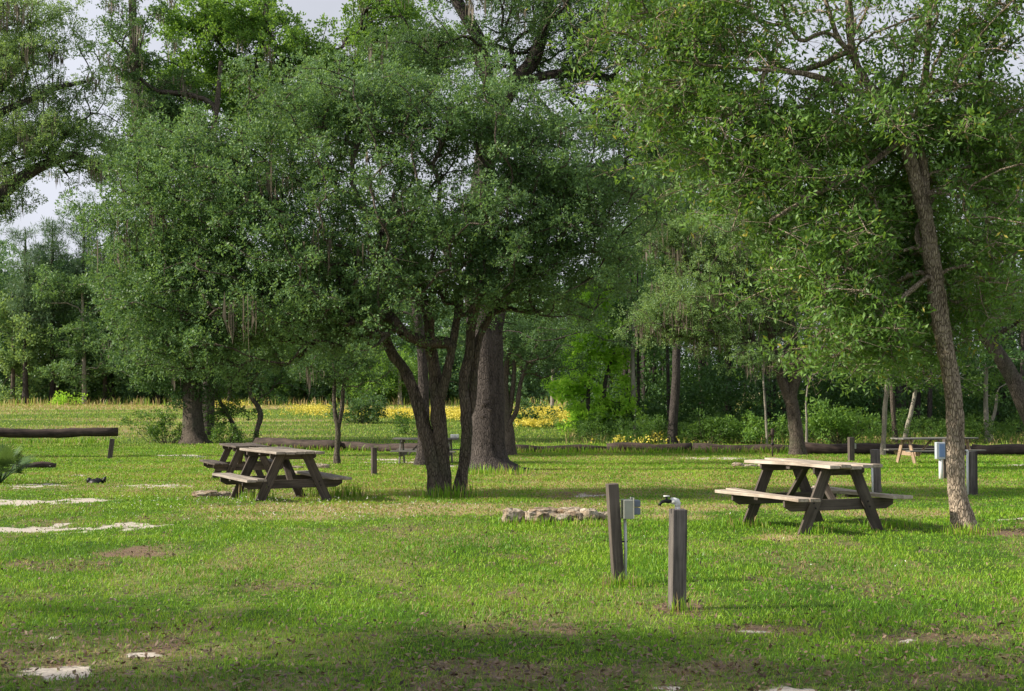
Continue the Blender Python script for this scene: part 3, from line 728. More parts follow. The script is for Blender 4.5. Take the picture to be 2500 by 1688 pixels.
make_tree('live_oak', 'moss-hung oak with forked brown trunk behind the right picnic table', (1948, 1111),
    [[(1948, 1113, 40), (1944, 1060, 34), (1936, 1000, 32), (1928, 970, 32), (1908, 925, 24), (1893, 880, 20), (1884, 820, 18), (1860, 740, 14), (1800, 660, 10)], [(1932, 985, 24, -.1), (1940, 920, 22, -.1), (1944, 860, 22, -.1), (1930, 780, 18), (1910, 700, 14), (1900, 600, 10)], [(1936, 960, 18), (1962, 890, 15), (1992, 840, 12), (2030, 790, 8)]],
    [(1730, 700, 160, 175, 260), (1850, 600, 190, 140, 180), (1670, 580, 100, 110, 90), (1650, 790, 70, 70, 44), (1990, 770, 110, 90, 50), (1780, 840, 110, 60, 50, -.3), (1860, 740, 100, 70, 40), (1660, 760, 60, 90, 18)],
    'oak_moss', 'bark', cr=.44, per=190, L=.072, Wd=.038, tip=.011, moss=.2, zmin=1.9, flare=1.25)
make_tree('leaning_oak', 'oak trunk slanting in from the right edge behind the leaning oak', (2566, 1140),
    [[(2570, 1142, 56), (2535, 1060, 46), (2500, 985, 42), (2468, 915, 38), (2430, 855, 32), (2400, 815, 26), (2370, 740, 20), (2330, 640, 14)]],
    [(2400, 620, 190, 150, 60), (2520, 760, 120, 120, 36), (2300, 760, 120, 80, 26), (2480, 460, 120, 100, 26)],
    'oak_near', 'bark', cr=.46, per=180, L=.075, Wd=.034, tip=.012, moss=.04, zmin=1.8)

# --- the lime green tree and slender trunks of the wood edge
make_tree('sweetgum', 'bright lime green young tree lit by the sun beside the yellow flowers', (1425, 1066),
    [[(1440, 1068, 12), (1436, 1000, 10), (1438, 900, 9), (1440, 800, 6), (1442, 730, 4)], [(1470, 1066, 14, .4), (1472, 1000, 12, .4), (1480, 920, 9, .4), (1500, 860, 6, .4)]],
    [(1442, 735, 34, 48, 24), (1430, 830, 50, 55, 36), (1405, 920, 42, 45, 24), (1495, 890, 45, 50, 18), (1440, 985, 55, 45, 22), (1510, 960, 40, 50, 12), (1420, 1035, 40, 22, 10)],
    'lime', 'bark_dark', cr=.42, per=110, L=.16, Wd=.13, sub=7, tip=.012, zmin=.2, up=.9)
slim = [
 ('slender_tree', 'slender tree with pale grey trunk right of the lime green tree', (1548, 1066), [(1549, 1068, 13), (1547, 1000, 12), (1546, 930, 11), (1545, 850, 9), (1550, 740, 6)], 'bark_pale', (1560, 800, 70, 80, 26), 'wood_right'),
 ('pine_tree', 'dark straight trunk with one low limb at the edge of the right wood', (1642, 1084), [(1640, 1086, 27), (1644, 1020, 23), (1650, 940, 21), (1652, 860, 20), (1655, 700, 17), (1650, 480, 13), (1640, 300, 8)], 'bark_dark', (1640, 480, 110, 170, 60), 'oak_dark'),
 ('slender_tree', 'pale slim trunk left of the far right picnic table', (2156, 1113), [(2154, 1114, 13), (2158, 1060, 11), (2160, 1000, 12), (2166, 930, 10), (2160, 860, 7)], 'bark_pale', (2170, 880, 70, 60, 18), 'bush'),
 ('slender_tree', 'dim slim trunk right of the palest trunk near the far right table', (2190, 1082), [(2188, 1084, 14), (2182, 1030, 12), (2178, 960, 11), (2172, 880, 8)], 'bark', (2190, 870, 60, 60, 16), 'wood_right'),
 ('slender_tree', 'slim trunk leaning right above the far right picnic table', (2205, 1084), [(2206, 1086, 12), (2216, 1040, 11), (2226, 1000, 10), (2236, 950, 8), (2245, 880, 6)], 'bark_pale', (2250, 880, 70, 60, 18), 'bush'),
 ('slender_tree', 'pale upright trunk at the wood edge right of the leaning oak', (2410, 1080), [(2412, 1082, 13), (2408, 1030, 12), (2406, 970, 11), (2408, 900, 8)], 'bark_pale', (2400, 880, 70, 60, 18), 'wood_right'),
 ('slender_tree', 'thinnest pale trunk bending right beside the upright one at far right', (2420, 1078), [(2421, 1080, 9), (2420, 1040, 8), (2430, 1000, 7), (2434, 960, 6)], 'bark_pale', (2440, 930, 45, 40, 10), 'bush'),
 ('slender_tree', 'thin whitish sapling stem left of the moss-hung oak', (1872, 1088), [(1873, 1090, 5), (1870, 1020, 5), (1866, 960, 4), (1862, 900, 3)], 'bark_pale', (1862, 900, 30, 30, 5), 'bush'),
 ('slender_tree', 'thin Y-forked sapling right of the moss-hung oak', (1970, 1090), [(1970, 1092, 5), (1969, 1020, 5), (1968, 980, 4), (1974, 930, 3)], 'bark_pale', (1975, 900, 35, 35, 6), 'bush'),
 ('dead_sapling', 'bare silvery trunk standing alone at the far edge of the yellow flowers', (1348, 999), [(1348, 1000, 9), (1348, 960, 8), (1349, 920, 7), (1350, 885, 6)], 'bark_pale', (1350, 860, 30, 20, 6), 'wood_far'),
]
for nm, lb, base, st, bk, lobe, lf in slim:
    make_tree(nm, lb, base, [st], [lobe], lf, bk, cr=.6, per=150, L=.13, Wd=.07, tip=.012, zmin=1.0, group=None, nseg=3)

# --- shrubs
def shrub(label, base, lobes, leaf='bush', cr=.3, per=110, L=.09, Wd=.05, name='shrub'):
    b = ground(*base); Y = b.y; root = empty(name, b, 0, label, 'shrub', None)
    cen, crd = clumps_in(lobes, Y, cr); k = cen[:, 2] > b.z; cen, crd = cen[k], crd[k]
    V, f = leaf_cloud(cen, crd, per, L, Wd, 8, .4, .9)
    bv = np.array(b); V[:, 2] = np.maximum(V[:, 2], b.z)
    npmesh('foliage', V - bv, [f], M[leaf], root, smooth=False)
    P = []
    for c in cen:
        st = np.array([b.x + rng.normal(0, .1) + (c[0] - b.x) * .3, b.y + rng.normal(0, .1) + (c[1] - b.y) * .3, b.z - .03]); mid = (st + c) / 2 + rng.normal(0, .06, 3)
        P.append((np.array([st, mid, c]), np.array([.014, .010, .005])))
    Vt, Ft = tube_np(P, 4); npmesh('stems', Vt - bv, [Ft], M['bark'], root)
    return root
shrub('leafy bush at the left foot of the large grey-trunked oak', (405, 1082), [(400, 1050, 55, 26, 16), (370, 1035, 35, 22, 8), (440, 1055, 30, 22, 8)])
shrub('low bush between the twin trunks and the S-curved sapling', (560, 1086), [(555, 1062, 45, 20, 12), (595, 1070, 25, 12, 5)])
shrub('dark rounded bush in the field right of the forked young oak', (880, 1034), [(875, 990, 48, 34, 26), (850, 1010, 30, 20, 8), (900, 1012, 26, 18, 6)], 'oak_dark', .4, 110, .13, .08)
shrub('small bush behind the far picnic table left of the oak stems', (1010, 1062), [(1005, 1035, 35, 22, 10), (985, 1050, 20, 12, 4)], 'bush', .35, 100, .11, .06)
shrub('single bright green sapling bush in the field at far left', (140, 990), [(140, 975, 17, 13, 8)], 'lime', .5, 80, .2, .14)
shrub('bush between the large trunk and the yellow flowers', (1290, 1040), [(1278, 1005, 30, 28, 12), (1300, 1020, 20, 14, 5)], 'oak_dark', .4, 100, .13, .08)
shrub('glossy green shrub left of the moss-hung oak at the wood edge', (1830, 1084), [(1825, 1040, 40, 34, 18), (1850, 1060, 26, 18, 6)], 'gum', .34, 100, .11, .07)
shrub('brush clump at the wood edge right of the pale grey trunk', (1590, 1082), [(1585, 1045, 40, 28, 14), (1560, 1060, 20, 14, 5)], 'bush', .34, 100, .10, .05)
shrub('brush clump between the dark straight trunk and the glossy shrub', (1735, 1084), [(1720, 1040, 60, 32, 20), (1760, 1050, 30, 24, 8)], 'bush', .36, 100, .10, .06)
shrub('bright shrub behind the logs right of the moss-hung oak', (2050, 1086), [(2040, 1020, 70, 50, 34), (2010, 1050, 40, 24, 10)], 'gum', .4, 110, .12, .07)
shrub('small bush behind the log at the far right edge', (2370, 1084), [(2375, 1055, 40, 24, 12)], 'bush', .34, 100, .10, .06)

# --- far left trees and pines
make_tree('field_tree', 'small round-topped tree standing forward of the far left wood', (206, 988),
    [[(206, 989, 13), (206, 950, 11), (205, 900, 10), (204, 800, 8), (200, 700, 5)]],
    [(195, 700, 80, 50, 34), (225, 790, 75, 50, 30), (195, 870, 65, 50, 28), (240, 900, 45, 50, 16), (180, 930, 35, 30, 8)], 'oak_mid', 'bark_pale', cr=.95, per=200, L=.20, Wd=.11, tip=.02, zmin=.8, nseg=3)
make_tree('field_tree', 'mid green bushy tree at the far left between wood and field', (85, 976),
    [[(85, 978, 12), (85, 900, 10), (80, 800, 8), (76, 740, 5)]],
    [(75, 770, 50, 50, 18), (80, 860, 60, 60, 26), (60, 930, 60, 40, 18), (120, 930, 40, 40, 10)], 'wood_far', 'bark', cr=.95, per=200, L=.20, Wd=.11, tip=.02, zmin=.4, nseg=3)
make_tree('field_tree', 'vivid green tree at the wood edge right of the round-topped field tree', (310, 978),
    [[(310, 980, 10), (312, 900, 9), (315, 800, 6)]],
    [(300, 830, 50, 50, 20), (320, 910, 55, 50, 24), (290, 770, 50, 40, 14)], 'gum', 'bark', cr=.95, per=190, L=.22, Wd=.13, tip=.02, zmin=.4, nseg=3)
make_tree('field_tree', 'light green tree seen under the middle oak beyond the field', (745, 985),
    [[(745, 987, 10), (745, 950, 9), (742, 900, 6)]],
    [(745, 925, 40, 35, 18), (780, 945, 40, 28, 14), (715, 930, 30, 30, 10)], 'gum', 'bark', cr=.7, per=170, L=.2, Wd=.12, tip=.02, zmin=.3, nseg=3)
make_tree('field_tree', 'green tree beyond the flower field seen left of the oak stems', (975, 990),
    [[(978, 992, 12), (976, 960, 10), (975, 900, 7)]],
    [(960, 900, 60, 40, 22), (930, 930, 50, 30, 14), (1000, 920, 40, 40, 12)], 'gum', 'bark_pale', cr=.75, per=170, L=.2, Wd=.12, tip=.02, zmin=1.0, nseg=3)
for (lb, bx, top, wid, Y) in (('tallest pine with pointed top above the far left wood', 205, 500, 62, 121), ('narrow pine left of the tallest pine', 128, 545, 46, 122), ('pine with feathery top near the left edge', 62, 560, 44, 120), ('pine half hidden right of the tallest pine', 272, 560, 40, 123)):
    lob = []
    H = 960 - top
    for i in range(9):
        t = i / 8; lob.append((bx + random.uniform(-6, 6), top + 8 + t * 210, 6 + wid * 1.15 * (t ** .7) * random.uniform(.5, 1.25), 8, int(4 + 11 * t)))
    make_tree('pine_tree', lb, (bx, 978), [[(bx, 980, 14), (bx, 800, 11), (bx, 650, 8), (bx, top, 2)]], lob, 'pine', 'bark_dark', cr=.55, per=130, L=.38, Wd=.05, sub=16, tip=.02, zmin=3, nseg=3, Y=Y, up=.9, flat=.6, group=None)

for i, (bx, top, wd, lf) in enumerate(((-30, 640, 55, 'wood_far'), (30, 690, 40, 'oak_moss'), (140, 650, 50, 'wood_far'), (255, 600, 60, 'wood_far'), (330, 680, 50, 'bush'), (385, 640, 50, 'wood_far'), (470, 720, 55, 'oak_moss'), (560, 760, 60, 'wood_far'), (650, 780, 55, 'bush'), (840, 800, 60, 'wood_far'), (905, 850, 45, 'gum'), (1090, 800, 60, 'wood_far'), (1180, 780, 55, 'oak_moss'), (1270, 760, 60, 'wood_far'))):
    H = 975 - top
    make_tree('field_tree', 'leafy tree standing in the front row of the far wood', (bx, 983), [[(bx, 985, 11), (bx + 3, 985 - H * .5, 8), (bx, top + 20, 4)]],
        [(bx, top + H * .25, wd * .8, H * .22, 22), (bx + 8, top + H * .5, wd, H * .25, 34), (bx - 6, top + H * .78, wd * .9, H * .22, 26)], lf, 'bark', cr=1.0, per=170, L=.24, Wd=.14, tip=.02, zmin=.3, nseg=3, Y=random.uniform(119, 125), group='trees along the front of the far wood')
# --- the woods that read as one mass
def wood_mass(name, label, px0, px1, Y0, Y1, topf, n, cr, per, L, Wd, leaf, seed=0, low=0.0, ntr=60, bark='bark_dark', twr=(.08, .2)):
    px = rng.uniform(px0, px1, n); Y = Y0 + (Y1 - Y0) * rng.random(n) ** 1.2
    u = rng.random(n); bz = tz(Y)
    top = topf(px) + (vnoise(px * .018, Y * .15, seed) - .5) * 130
    Ztop = HC + (955 - top) / F * Y
    u = np.where(rng.random(n) < .3, u * .22, u ** .85)
    z = bz + low + (Ztop - bz - low) * u
    x = (px - 1250) / F * Y
    cen = np.stack([x, Y, z], -1)
    k = (vn3(cen * .42) > .34) | (u < .15)
    cen = cen[k]
    V, f = leaf_cloud(cen, cr * rng.uniform(.6, 1.3, len(cen)), per, L, Wd, 9, .4, .75)
    V[:, 2] = np.maximum(V[:, 2], tz(V[:, 1]))
    root = npmesh(name, V, [f], M[leaf], smooth=False); tag(root, label, 'woodland', kind='stuff')
    P = []
    for _ in range(ntr):
        q = rng.uniform(px0, px1); yy = rng.uniform(Y0, Y1); xx = (q - 1250) / F * yy; zb = float(tz(np.array(yy)))
        h = (HC + (955 - float(topf(np.array([q]))[0])) / F * yy - zb) * rng.uniform(.6, .85); r = rng.uniform(*twr)
        lx = rng.normal(0, .03, 2) * h
        P.append((np.array([[xx, yy, zb - .1], [xx + lx[0] * .4, yy, zb + h * .4], [xx + lx[0], yy + lx[1], zb + h]]), np.array([r, r * .75, r * .25])))
    Vt, Ft = tube_np(P, 7)
    npmesh('trunks', Vt, [Ft], M[bark], root)
    return root
def top_left(p): return np.interp(p, [-400, 0, 60, 130, 200, 290, 400, 700, 1000, 1200, 1500], [600, 610, 640, 655, 650, 610, 600, 640, 700, 720, 690])
wood_mass('distant_wood', 'far dark green wood closing the field at left and centre', -500, 1540, 126, 160, top_left, 2600, 1.7, 190, .30, .17, 'wood_far', 1, 0, 110)
def top_right(p): return np.interp(p, [1380, 1450, 1550, 1700, 1900, 2100, 2300, 2500, 2900], [760, 640, 500, 400, 330, 330, 300, 280, 280])
wood_mass('right_wood', 'dense dark wood behind the logs on the right', 1480, 2950, 67, 100, top_right, 3300, .95, 170, .17, .09, 'wood_right', 2, 0, 120)
def top_mid(p): return np.interp(p, [1200, 1400, 1600], [860, 700, 560])
wood_mass('wood_corner', 'dark trees of the wood corner behind the lime green tree', 1400, 1640, 76, 98, top_mid, 420, .9, 170, .17, .09, 'wood_right', 5, .3, 20)
def undergrowth():
    n = 900; px = rng.uniform(1400, 2900, n); py0 = rng.uniform(1064, 1086, n)
    cs = []
    for a, b_ in zip(px, py0):
        g_ = ground(a, b_); cs.append((g_.x, g_.y, g_.z + rng.uniform(.05, .9) * (.5 + vnoise(np.array(a * .02), np.array(3.), 4))))
    V, f = leaf_cloud(np.array(cs), .22 * rng.uniform(.6, 1.3, n), 60, .09, .04, 7, .5, .8)
    V[:, 2] = np.maximum(V[:, 2], -1)
    o = npmesh('undergrowth', V, [f], M['bush'], smooth=False); tag(o, 'low brush along the foot of the right wood', 'undergrowth', kind='stuff')
    x, y = [], []
    for _ in range(2200):
        g_ = ground(rng.uniform(1380, 2900), rng.uniform(1064, 1086)); x.append(g_.x); y.append(g_.y)
    for _ in range(5000):
        g_ = ground(rng.uniform(-200, 1450), rng.uniform(974, 992)); x.append(g_.x); y.append(g_.y)
    x = np.array(x); y = np.array(y); h = rng.uniform(.15, .55, len(x)) * np.where(y > 80, 1, .8)
    h = np.where(y > 80, h * 1.6, h)
    V, f, dr = blades(x, y, h, .0006 * y, np.full(len(x), .5), .5)
    o = npmesh('dry_weeds', V, f, M['fieldgrass'], smooth=False, attrs={'dry': dr}); tag(o, 'tall dry weeds along the edges of the woods', 'weeds', kind='stuff')
undergrowth()

# --- trees outside the frame that shade the foreground
def shade_tree(x, y, h, r, lb):
    root = empty('shade_oak', (x, y, 0), 0, lb, 'tree', 'oaks outside the left of the frame')
    n = 36; d = rng.normal(size=(n, 3)); d /= np.linalg.norm(d, axis=1, keepdims=True); rr = rng.random(n) ** .45
    cen = d * rr[:, None] * np.array([r, r * .8, h * .28]) + np.array([0, 0, h * .68])
    V, f = leaf_cloud(cen, .6 * rng.uniform(.7, 1.3, n), 190, .12, .06, 9)
    npmesh('crown', V, [f], M['oak_dark'], root, smooth=False)
    P = [(np.array([[0, 0, -.1], [.1, 0, h * .2], [0, .1, h * .45], [.1, 0, h * .8]]), np.array([.32, .24, .18, .05]))]
    for c in cen[::2]: P.append((np.array([[0, 0, h * .38], [c[0] * .5, c[1] * .5, h * .38 + (c[2] - h * .38) * .6], c]), np.array([.08, .05, .015])))
    Vt, Ft = tube_np(P, 7); npmesh('trunk', Vt, [Ft], M['bark_dark'], root)
SH = [(-13, 6.6, 8.5, 4.0), (-8.0, 6.8, 7, 2.6), (-11.5, 6.4, 12.5, 3.2)]
for s_ in SH:
    shade_tree(*s_, 'oak standing outside the left edge whose shade crosses the lawn')

# ------------------------------------------------------------------ picnic tables
def picnic_table(label, loc, rz, mt, mf, L=1.85, ml=None, sag=.004, fs=.62, tz_=.77, sz_=.42):
    ml = ml or mf
    t = empty('picnic_table', loc, rz, label, 'picnic table', 'wooden picnic tables')
    m = MB()
    for i in range(5):
        y = (i - 2) * .147; dz = random.uniform(-.004, .004); e = random.uniform(-.012, .012)
        m.board((-L / 2 + e, y, tz_ - .019 + dz), (L / 2 + e, y, tz_ - .019 - dz), .138, .038, (0, 1, 0), warp=sag, seg=8)
    m.build('tabletop', mt, t, .004)
    for s in (-1, 1):
        m = MB()
        for k in (0, 1):
            e = random.uniform(-.012, .012)
            m.board((-L / 2 + e, s * (.575 + .147 * k), sz_ - .019), (L / 2 + e, s * (.575 + .147 * k), sz_ - .019 + random.uniform(-.004, .004)), .138, .038, (0, 1, 0), warp=sag, seg=8)
        m.build('bench_seat', mt, t, .004)
    for sx in (-1, 1):
        for s in (-1, 1):
            m = MB(); m.board((sx * fs, s * .185, tz_ - .04), (sx * fs, s * .535, -.03), .14, .038, (0, 1, 0)); m.build('leg', ml, t, .004)
        m = MB(); m.board((sx * (fs - .04), -.76, sz_ - .105), (sx * (fs - .04), .76, sz_ - .105), .13, .038, (0, 0, 1), cut=.1); m.build('crossbeam', mf, t, .004)
        m = MB(); m.board((sx * (fs - .04), -.35, tz_ - .085), (sx * (fs - .04), .35, tz_ - .085), .09, .038, (0, 0, 1), cut=.05); m.build('top_support', mf, t, .004)
        m = MB()
        for s in (-1, 1):
            yb = s * (.185 + (.535 - .185) * (tz_ - .04 - (sz_ - .105)) / (tz_ - .01))
            for q in (-.03, .03): m.tube([(sx * (fs + .018), yb + q * .4, sz_ - .105 + q), (sx * (fs + .027), yb + q * .4, sz_ - .105 + q)], .011, 6)
        m.build('bolt_heads', M['black'], t)
        m = MB(); m.board((sx * .52, 0, sz_ - .13), (sx * .08, 0, tz_ - .05), .085, .038, (0, 1, 0)); m.build('brace', ml, t, .004)
    m = MB(); m.board((0, -.33, tz_ - .06), (0, .33, tz_ - .06), .04, .08, (0, 0, 1)); m.build('center_cleat', mf, t, .004)
    for s in (-1, 1):
        m = MB(); m.board((0, s * .52, sz_ - .055), (0, s * .78, sz_ - .055), .034, .08, (0, 0, 1)); m.build('seat_cleat', mf, t, .003)
    return t
def place_table(label, foot, yaw, *a, **k):
    """foot: picture place of the near-left foot; long axis runs away and left"""
    g_ = ground(*foot); th = math.radians(yaw)
    u = Vector((-math.sin(th), math.cos(th), 0)); v = Vector((math.cos(th), math.sin(th), 0))
    c = g_ + u * .62 + v * .53; c.z = float(gz(np.array(c.x), np.array(c.y))) - .005
    return picnic_table(label, c, math.atan2(u.y, u.x), *a, **k)
place_table('near picnic table at right with sunlit pale top, beside the leaning oak', (1960, 1302), 22, M['table'], M['table_shaded'], sag=.009, L=1.88, tz_=.80, sz_=.43)
place_table('weathered picnic table at left with stones lying at its near legs', (634, 1226), 27, M['table_mid'], M['table_shaded'], sag=.006, tz_=.79, sz_=.385).scale = (1.06, 1.06, 1)
place_table('darker picnic table half hidden behind the left one', (548, 1176), 22, M['table_shaded'], M['post'])
def table_at(label, px, py, rz, *a, **k):
    g_ = ground(px, py); return picnic_table(label, (g_.x, g_.y, g_.z - .01), math.radians(rz), *a, **k)
table_at('grey picnic table seen side on behind the oak stems', 1040, 1133, -4, M['table_grey'], M['table_grey'], L=1.9, fs=.72)
table_at('picnic table with grey top and tan legs half behind the leaning oak trunk', 2282, 1131, 14, M['table_grey'], M['table_tan'], L=2.5, fs=.95, ml=M['table_tan'])
m = MB(); g_ = ground(1040, 1133); p = at(1110, 1072, g_.y - .05)
m.tube([(0, 0, 0), (0, 0, .02), (0, 0, .1), (0, 0, .11)], [.10, .12, .13, .12], 14)
o = m.build('foam_tray', M['cup'], smooth=True); o.location = (p.x, p.y, g_.z + .77 - .01); tag(o, 'white tub left on the grey picnic table behind the oak stems', 'tub')

# ------------------------------------------------------------------ posts
def post(label, px, py, top, w, mt, rz=8, name='wooden_post', lean=0, loc=None, split=0):
    g_ = ground(px, py); s = g_.y / F; h = (py - top) * s; wd = w * s
    t = empty(name, (g_.x, g_.y, g_.z - .0), math.radians(rz), label, 'post', None)
    m = MB(); m.board((0, 0, -.15), (lean, 0, h), wd, wd, (0, 1, 0), seg=4, warp=.002); m.build('timber', mt, t, .006)
    return t, h, wd, s
# post with the grey outlet box
t, h, wd, s = post('leaning timber post carrying a grey electrical box, left of the tap post', 1513, 1425, 1182, 27, M['post'], 10, 'power_post', lean=-.065)
boxx = -.03 + wd / 2
m = MB(); m.board((boxx + .005, 0, h - .135 - .085), (boxx + .005 + .085, 0, h - .135 - .085), .11, .165, (0, 1, 0)); b = m.build('outlet_box', M['boxgrey'], t, .006)
m = MB(); m.board((boxx + .091, 0, h - .21), (boxx + .098, 0, h - .21), .125, .18, (0, 1, 0)); m.build('face_plate', M['boxgrey'], b, .003)
m = MB()
for dz in (.033, -.033):
    m.board((boxx + .1, 0, h - .205 + dz), (boxx + .158, 0, h - .205 + dz), .09, .058, (0, 1, 0))
m.build('outlet_cover', M['boxblue'], b, .008)
m = MB(); m.tube([(boxx + .03, 0, -.1), (boxx + .035, 0, .3), (boxx + .03, 0, h - .30)], .014, 10); m.build('conduit', M['conduit'], t, smooth=True)
m = MB(); m.board((boxx + .0, 0, .36), (boxx + .052, 0, .36), .02, .012, (0, 1, 0)); m.build('conduit_clamp', M['black'], t)
# post with the tap
t, h, wd, s = post('grey square timber post with a tap and white elbow pipe on top', 1652, 1487, 1245, 36, M['post_grey'], 12, 'tap_post', lean=.012)
m = MB(); m.tube([(.01, 0, h - .02), (.01, 0, h + .045)], [.021, .021], 14); m.tube([(.01, 0, h + .02), (.01, 0, h + .044), (.005, 0, h + .058), (-.012, 0, h + .062), (-.04, 0, h + .062)], [.024, .025, .025, .025, .025], 14)
m.build('pipe_elbow', M['pvc'], t, smooth=True)
tp = MB(); tp.tube([(-.04, 0, h + .060), (-.065, 0, h + .060), (-.09, 0, h + .062), (-.115, 0, h + .056), (-.13, 0, h + .040), (-.134, 0, h + .028)], [.012, .017, .013, .012, .011, .013], 12)
tp.tube([(-.078, 0, h + .06), (-.078, 0, h + .095)], [.012, .007], 10)
tap = tp.build('tap', M['black'], t, smooth=True)
m = MB(); m.tube([(-.078, 0, h + .095), (-.078, 0, h + .104)], [.024, .024], 14); m.build('tap_handle', M['pvc'], tap, smooth=True)
# plain and fitted posts
post('short brown timber post right of the left picnic table', 913, 1160, 1094, 12, M['post'], 20)
t, h, wd, s = post('leaning timber post under the right end of the raised log', 266, 1122, 1072, 11, M['post'], 10, lean=.1)
t, h, wd, s = post('timber post with small grey meter box behind the right picnic table', 2078, 1126, 1068, 13, M['post'], 10)
m = MB(); m.board((wd / 2, 0, h - .28), (wd / 2 + .07, 0, h - .28), .1, .16, (0, 1, 0)); m.build('meter_box', M['boxgrey'], t, .006)
t, h, wd, s = post('split grey timber post with white conduit just behind the right picnic table', 2141, 1205, 1098, 18, M['post_grey'], 12, 'power_post', lean=-.03)
m = MB(); m.tube([(-wd / 2 - .02, -.02, -.1), (-wd / 2 - .025, -.02, h - .25)], .02, 10); m.build('conduit', M['pvc'], t, smooth=True)
t, h, wd, s = post('timber post carrying the blue fronted panel left of the leaning oak', 2312, 1172, 1073, 15, M['post'], 5, 'power_post')
m = MB(); m.board((-wd / 2 - .20, -.05, h - .25), (-wd / 2 - .005, -.05, h - .25), .12, .36, (0, 1, 0)); b = m.build('panel_box', M['panelgrey'], t, .008)
m = MB(); m.board((-wd / 2 - .145, -.113, h - .245), (-wd / 2 - .02, -.113, h - .245), .008, .28, (0, 1, 0)); m.build('panel_door', M['panelblue'], b, .003)
m = MB(); m.tube([(-wd / 2 - .09, -.05, -.1), (-wd / 2 - .09, -.05, h - .43)], .042, 12); m.build('conduit', M['pvc'], t, smooth=True)
t, h, wd, s = post('round-shouldered timber post with white standpipe right of the leaning oak', 2374, 1207, 1102, 19, M['post_grey'], 10, 'tap_post')
m = MB(); m.tube([(-wd / 2 - .025, -.02, -.1), (-wd / 2 - .025, -.02, h - .0), (-wd / 2 - .035, -.02, h + .012), (-wd / 2 - .06, -.02, h + .01)], .024, 12); m.build('standpipe', M['pvc'], t, smooth=True)
m = MB(); m.tube([(-wd / 2 - .06, -.02, h + .01), (-wd / 2 - .09, -.02, h + .0), (-wd / 2 - .1, -.02, h - .05)], [.014, .016, .012], 8); m.build('tap', M['black'], t, smooth=True)
# yard hydrant
g_ = ground(1886, 1117); s = g_.y / F; hh = 70 * s
t = empty('yard_hydrant', g_, math.radians(200), 'thin rusty yard hydrant with pump head left of the moss-hung oak', 'hydrant')
m = MB(); m.tube([(0, 0, -.1), (0, 0, hh * .75)], [.028, .028], 10); m.build('riser', M['log'], t, smooth=True)
m = MB(); m.tube([(0, 0, hh * .72), (0, 0, hh * .8), (0, 0, hh * .92), (.02, 0, hh)], [.05, .06, .05, .03], 10); m.tube([(.0, 0, hh * .78), (.1, 0, hh * .8), (.14, 0, hh * .7)], [.03, .028, .025], 8); m.build('pump_head', M['log'], t, smooth=True)
m = MB(); m.board((0, 0, hh * .98), (-.16, 0, hh * .86), .03, .02, (0, 1, 0)); m.build('handle', M['log'], t, .004)
m = MB(); m.tube([(0, 0, hh * .42), (0, 0, hh * .45), (0, 0, hh * .5)], [.05, .07, .04], 8, jit=.2); m.build('collar', M['black'], t, smooth=True)

# ------------------------------------------------------------------ logs
def log(label, p0, p1, r_px, lift=.0, name='fence_log', zoff=0):
    a = ground(*p0); b = ground(*p1); s = (a.y + b.y) / 2 / F; r = r_px * s
    a.z += r * .75 + lift; b.z += r * .75 + lift
    k = max(6, int((b - a).length / .45)); pts = []; rad = []
    t = empty(name, ((a + b) / 2).to_tuple()[:2] + (min(a.z, b.z) - r,), 0, label, 'log', 'logs bordering the picnic ground')
    base = Vector(t.location)
    for i in range(k + 1):
        q = i / k; p = a + (b - a) * q - base; p.z += random.uniform(-.012, .012) + .03 * math.sin(q * 9 + p0[0]); pts.append(p); rad.append(r * random.uniform(.9, 1.06) * (1 - .12 * q))
    m = MB(); m.tube(pts, rad, 14, jit=.16); m.build('log_body', M['log'], t, smooth=True)
    return t
log('long raised log at the left edge resting on a leaning post', (-120, 1094), (288, 1090), 12, .42)
log('log behind the left picnic table running to the forked young oak', (628, 1095), (828, 1101), 13, .05)
log('log between the forked young oak and the far grey table', (830, 1100), (1050, 1107), 12, .02)
log('log in front of the yellow flowers right of the thickest trunk', (1252, 1105), (1480, 1104), 10, .0)
log('log in front of the lime green tree and pale grey trunk', (1482, 1103), (1690, 1104), 11, .03)
log('dark log below the brush left of the moss-hung oak', (1692, 1104), (1960, 1107), 12, .0)
log('thick smooth log right of the moss-hung oak', (1962, 1109), (2185, 1110), 15, .02)
log('log seen through the far right picnic table', (2187, 1108), (2370, 1108), 12, .02)
log('thick log at the right edge beyond the leaning oak', (2372, 1110), (2600, 1112), 15, .0)
log('low black beam lying beside the palmetto', (40, 1145), (136, 1144), 9, 0, 'timber_beam')
g_ = ground(234, 1182)
m = MB(); m.tube([(0, 0, -.05), (0, 0, .03), (.01, 0, .09), (0, 0, .1)], [.17, .15, .12, .03], 11, jit=.35); m.tube([(-.13, .02, 0), (-.14, 0, .09), (-.15, 0, .12)], [.06, .05, .02], 8, jit=.4); m.tube([(.16, 0, 0), (.17, 0, .1), (.2, 0, .14)], [.04, .035, .012], 8, jit=.4)
o = m.build('charred_stump', M['black'], smooth=True); o.location = g_; tag(o, 'small charred stump on the lawn between the sand strips', 'stump')

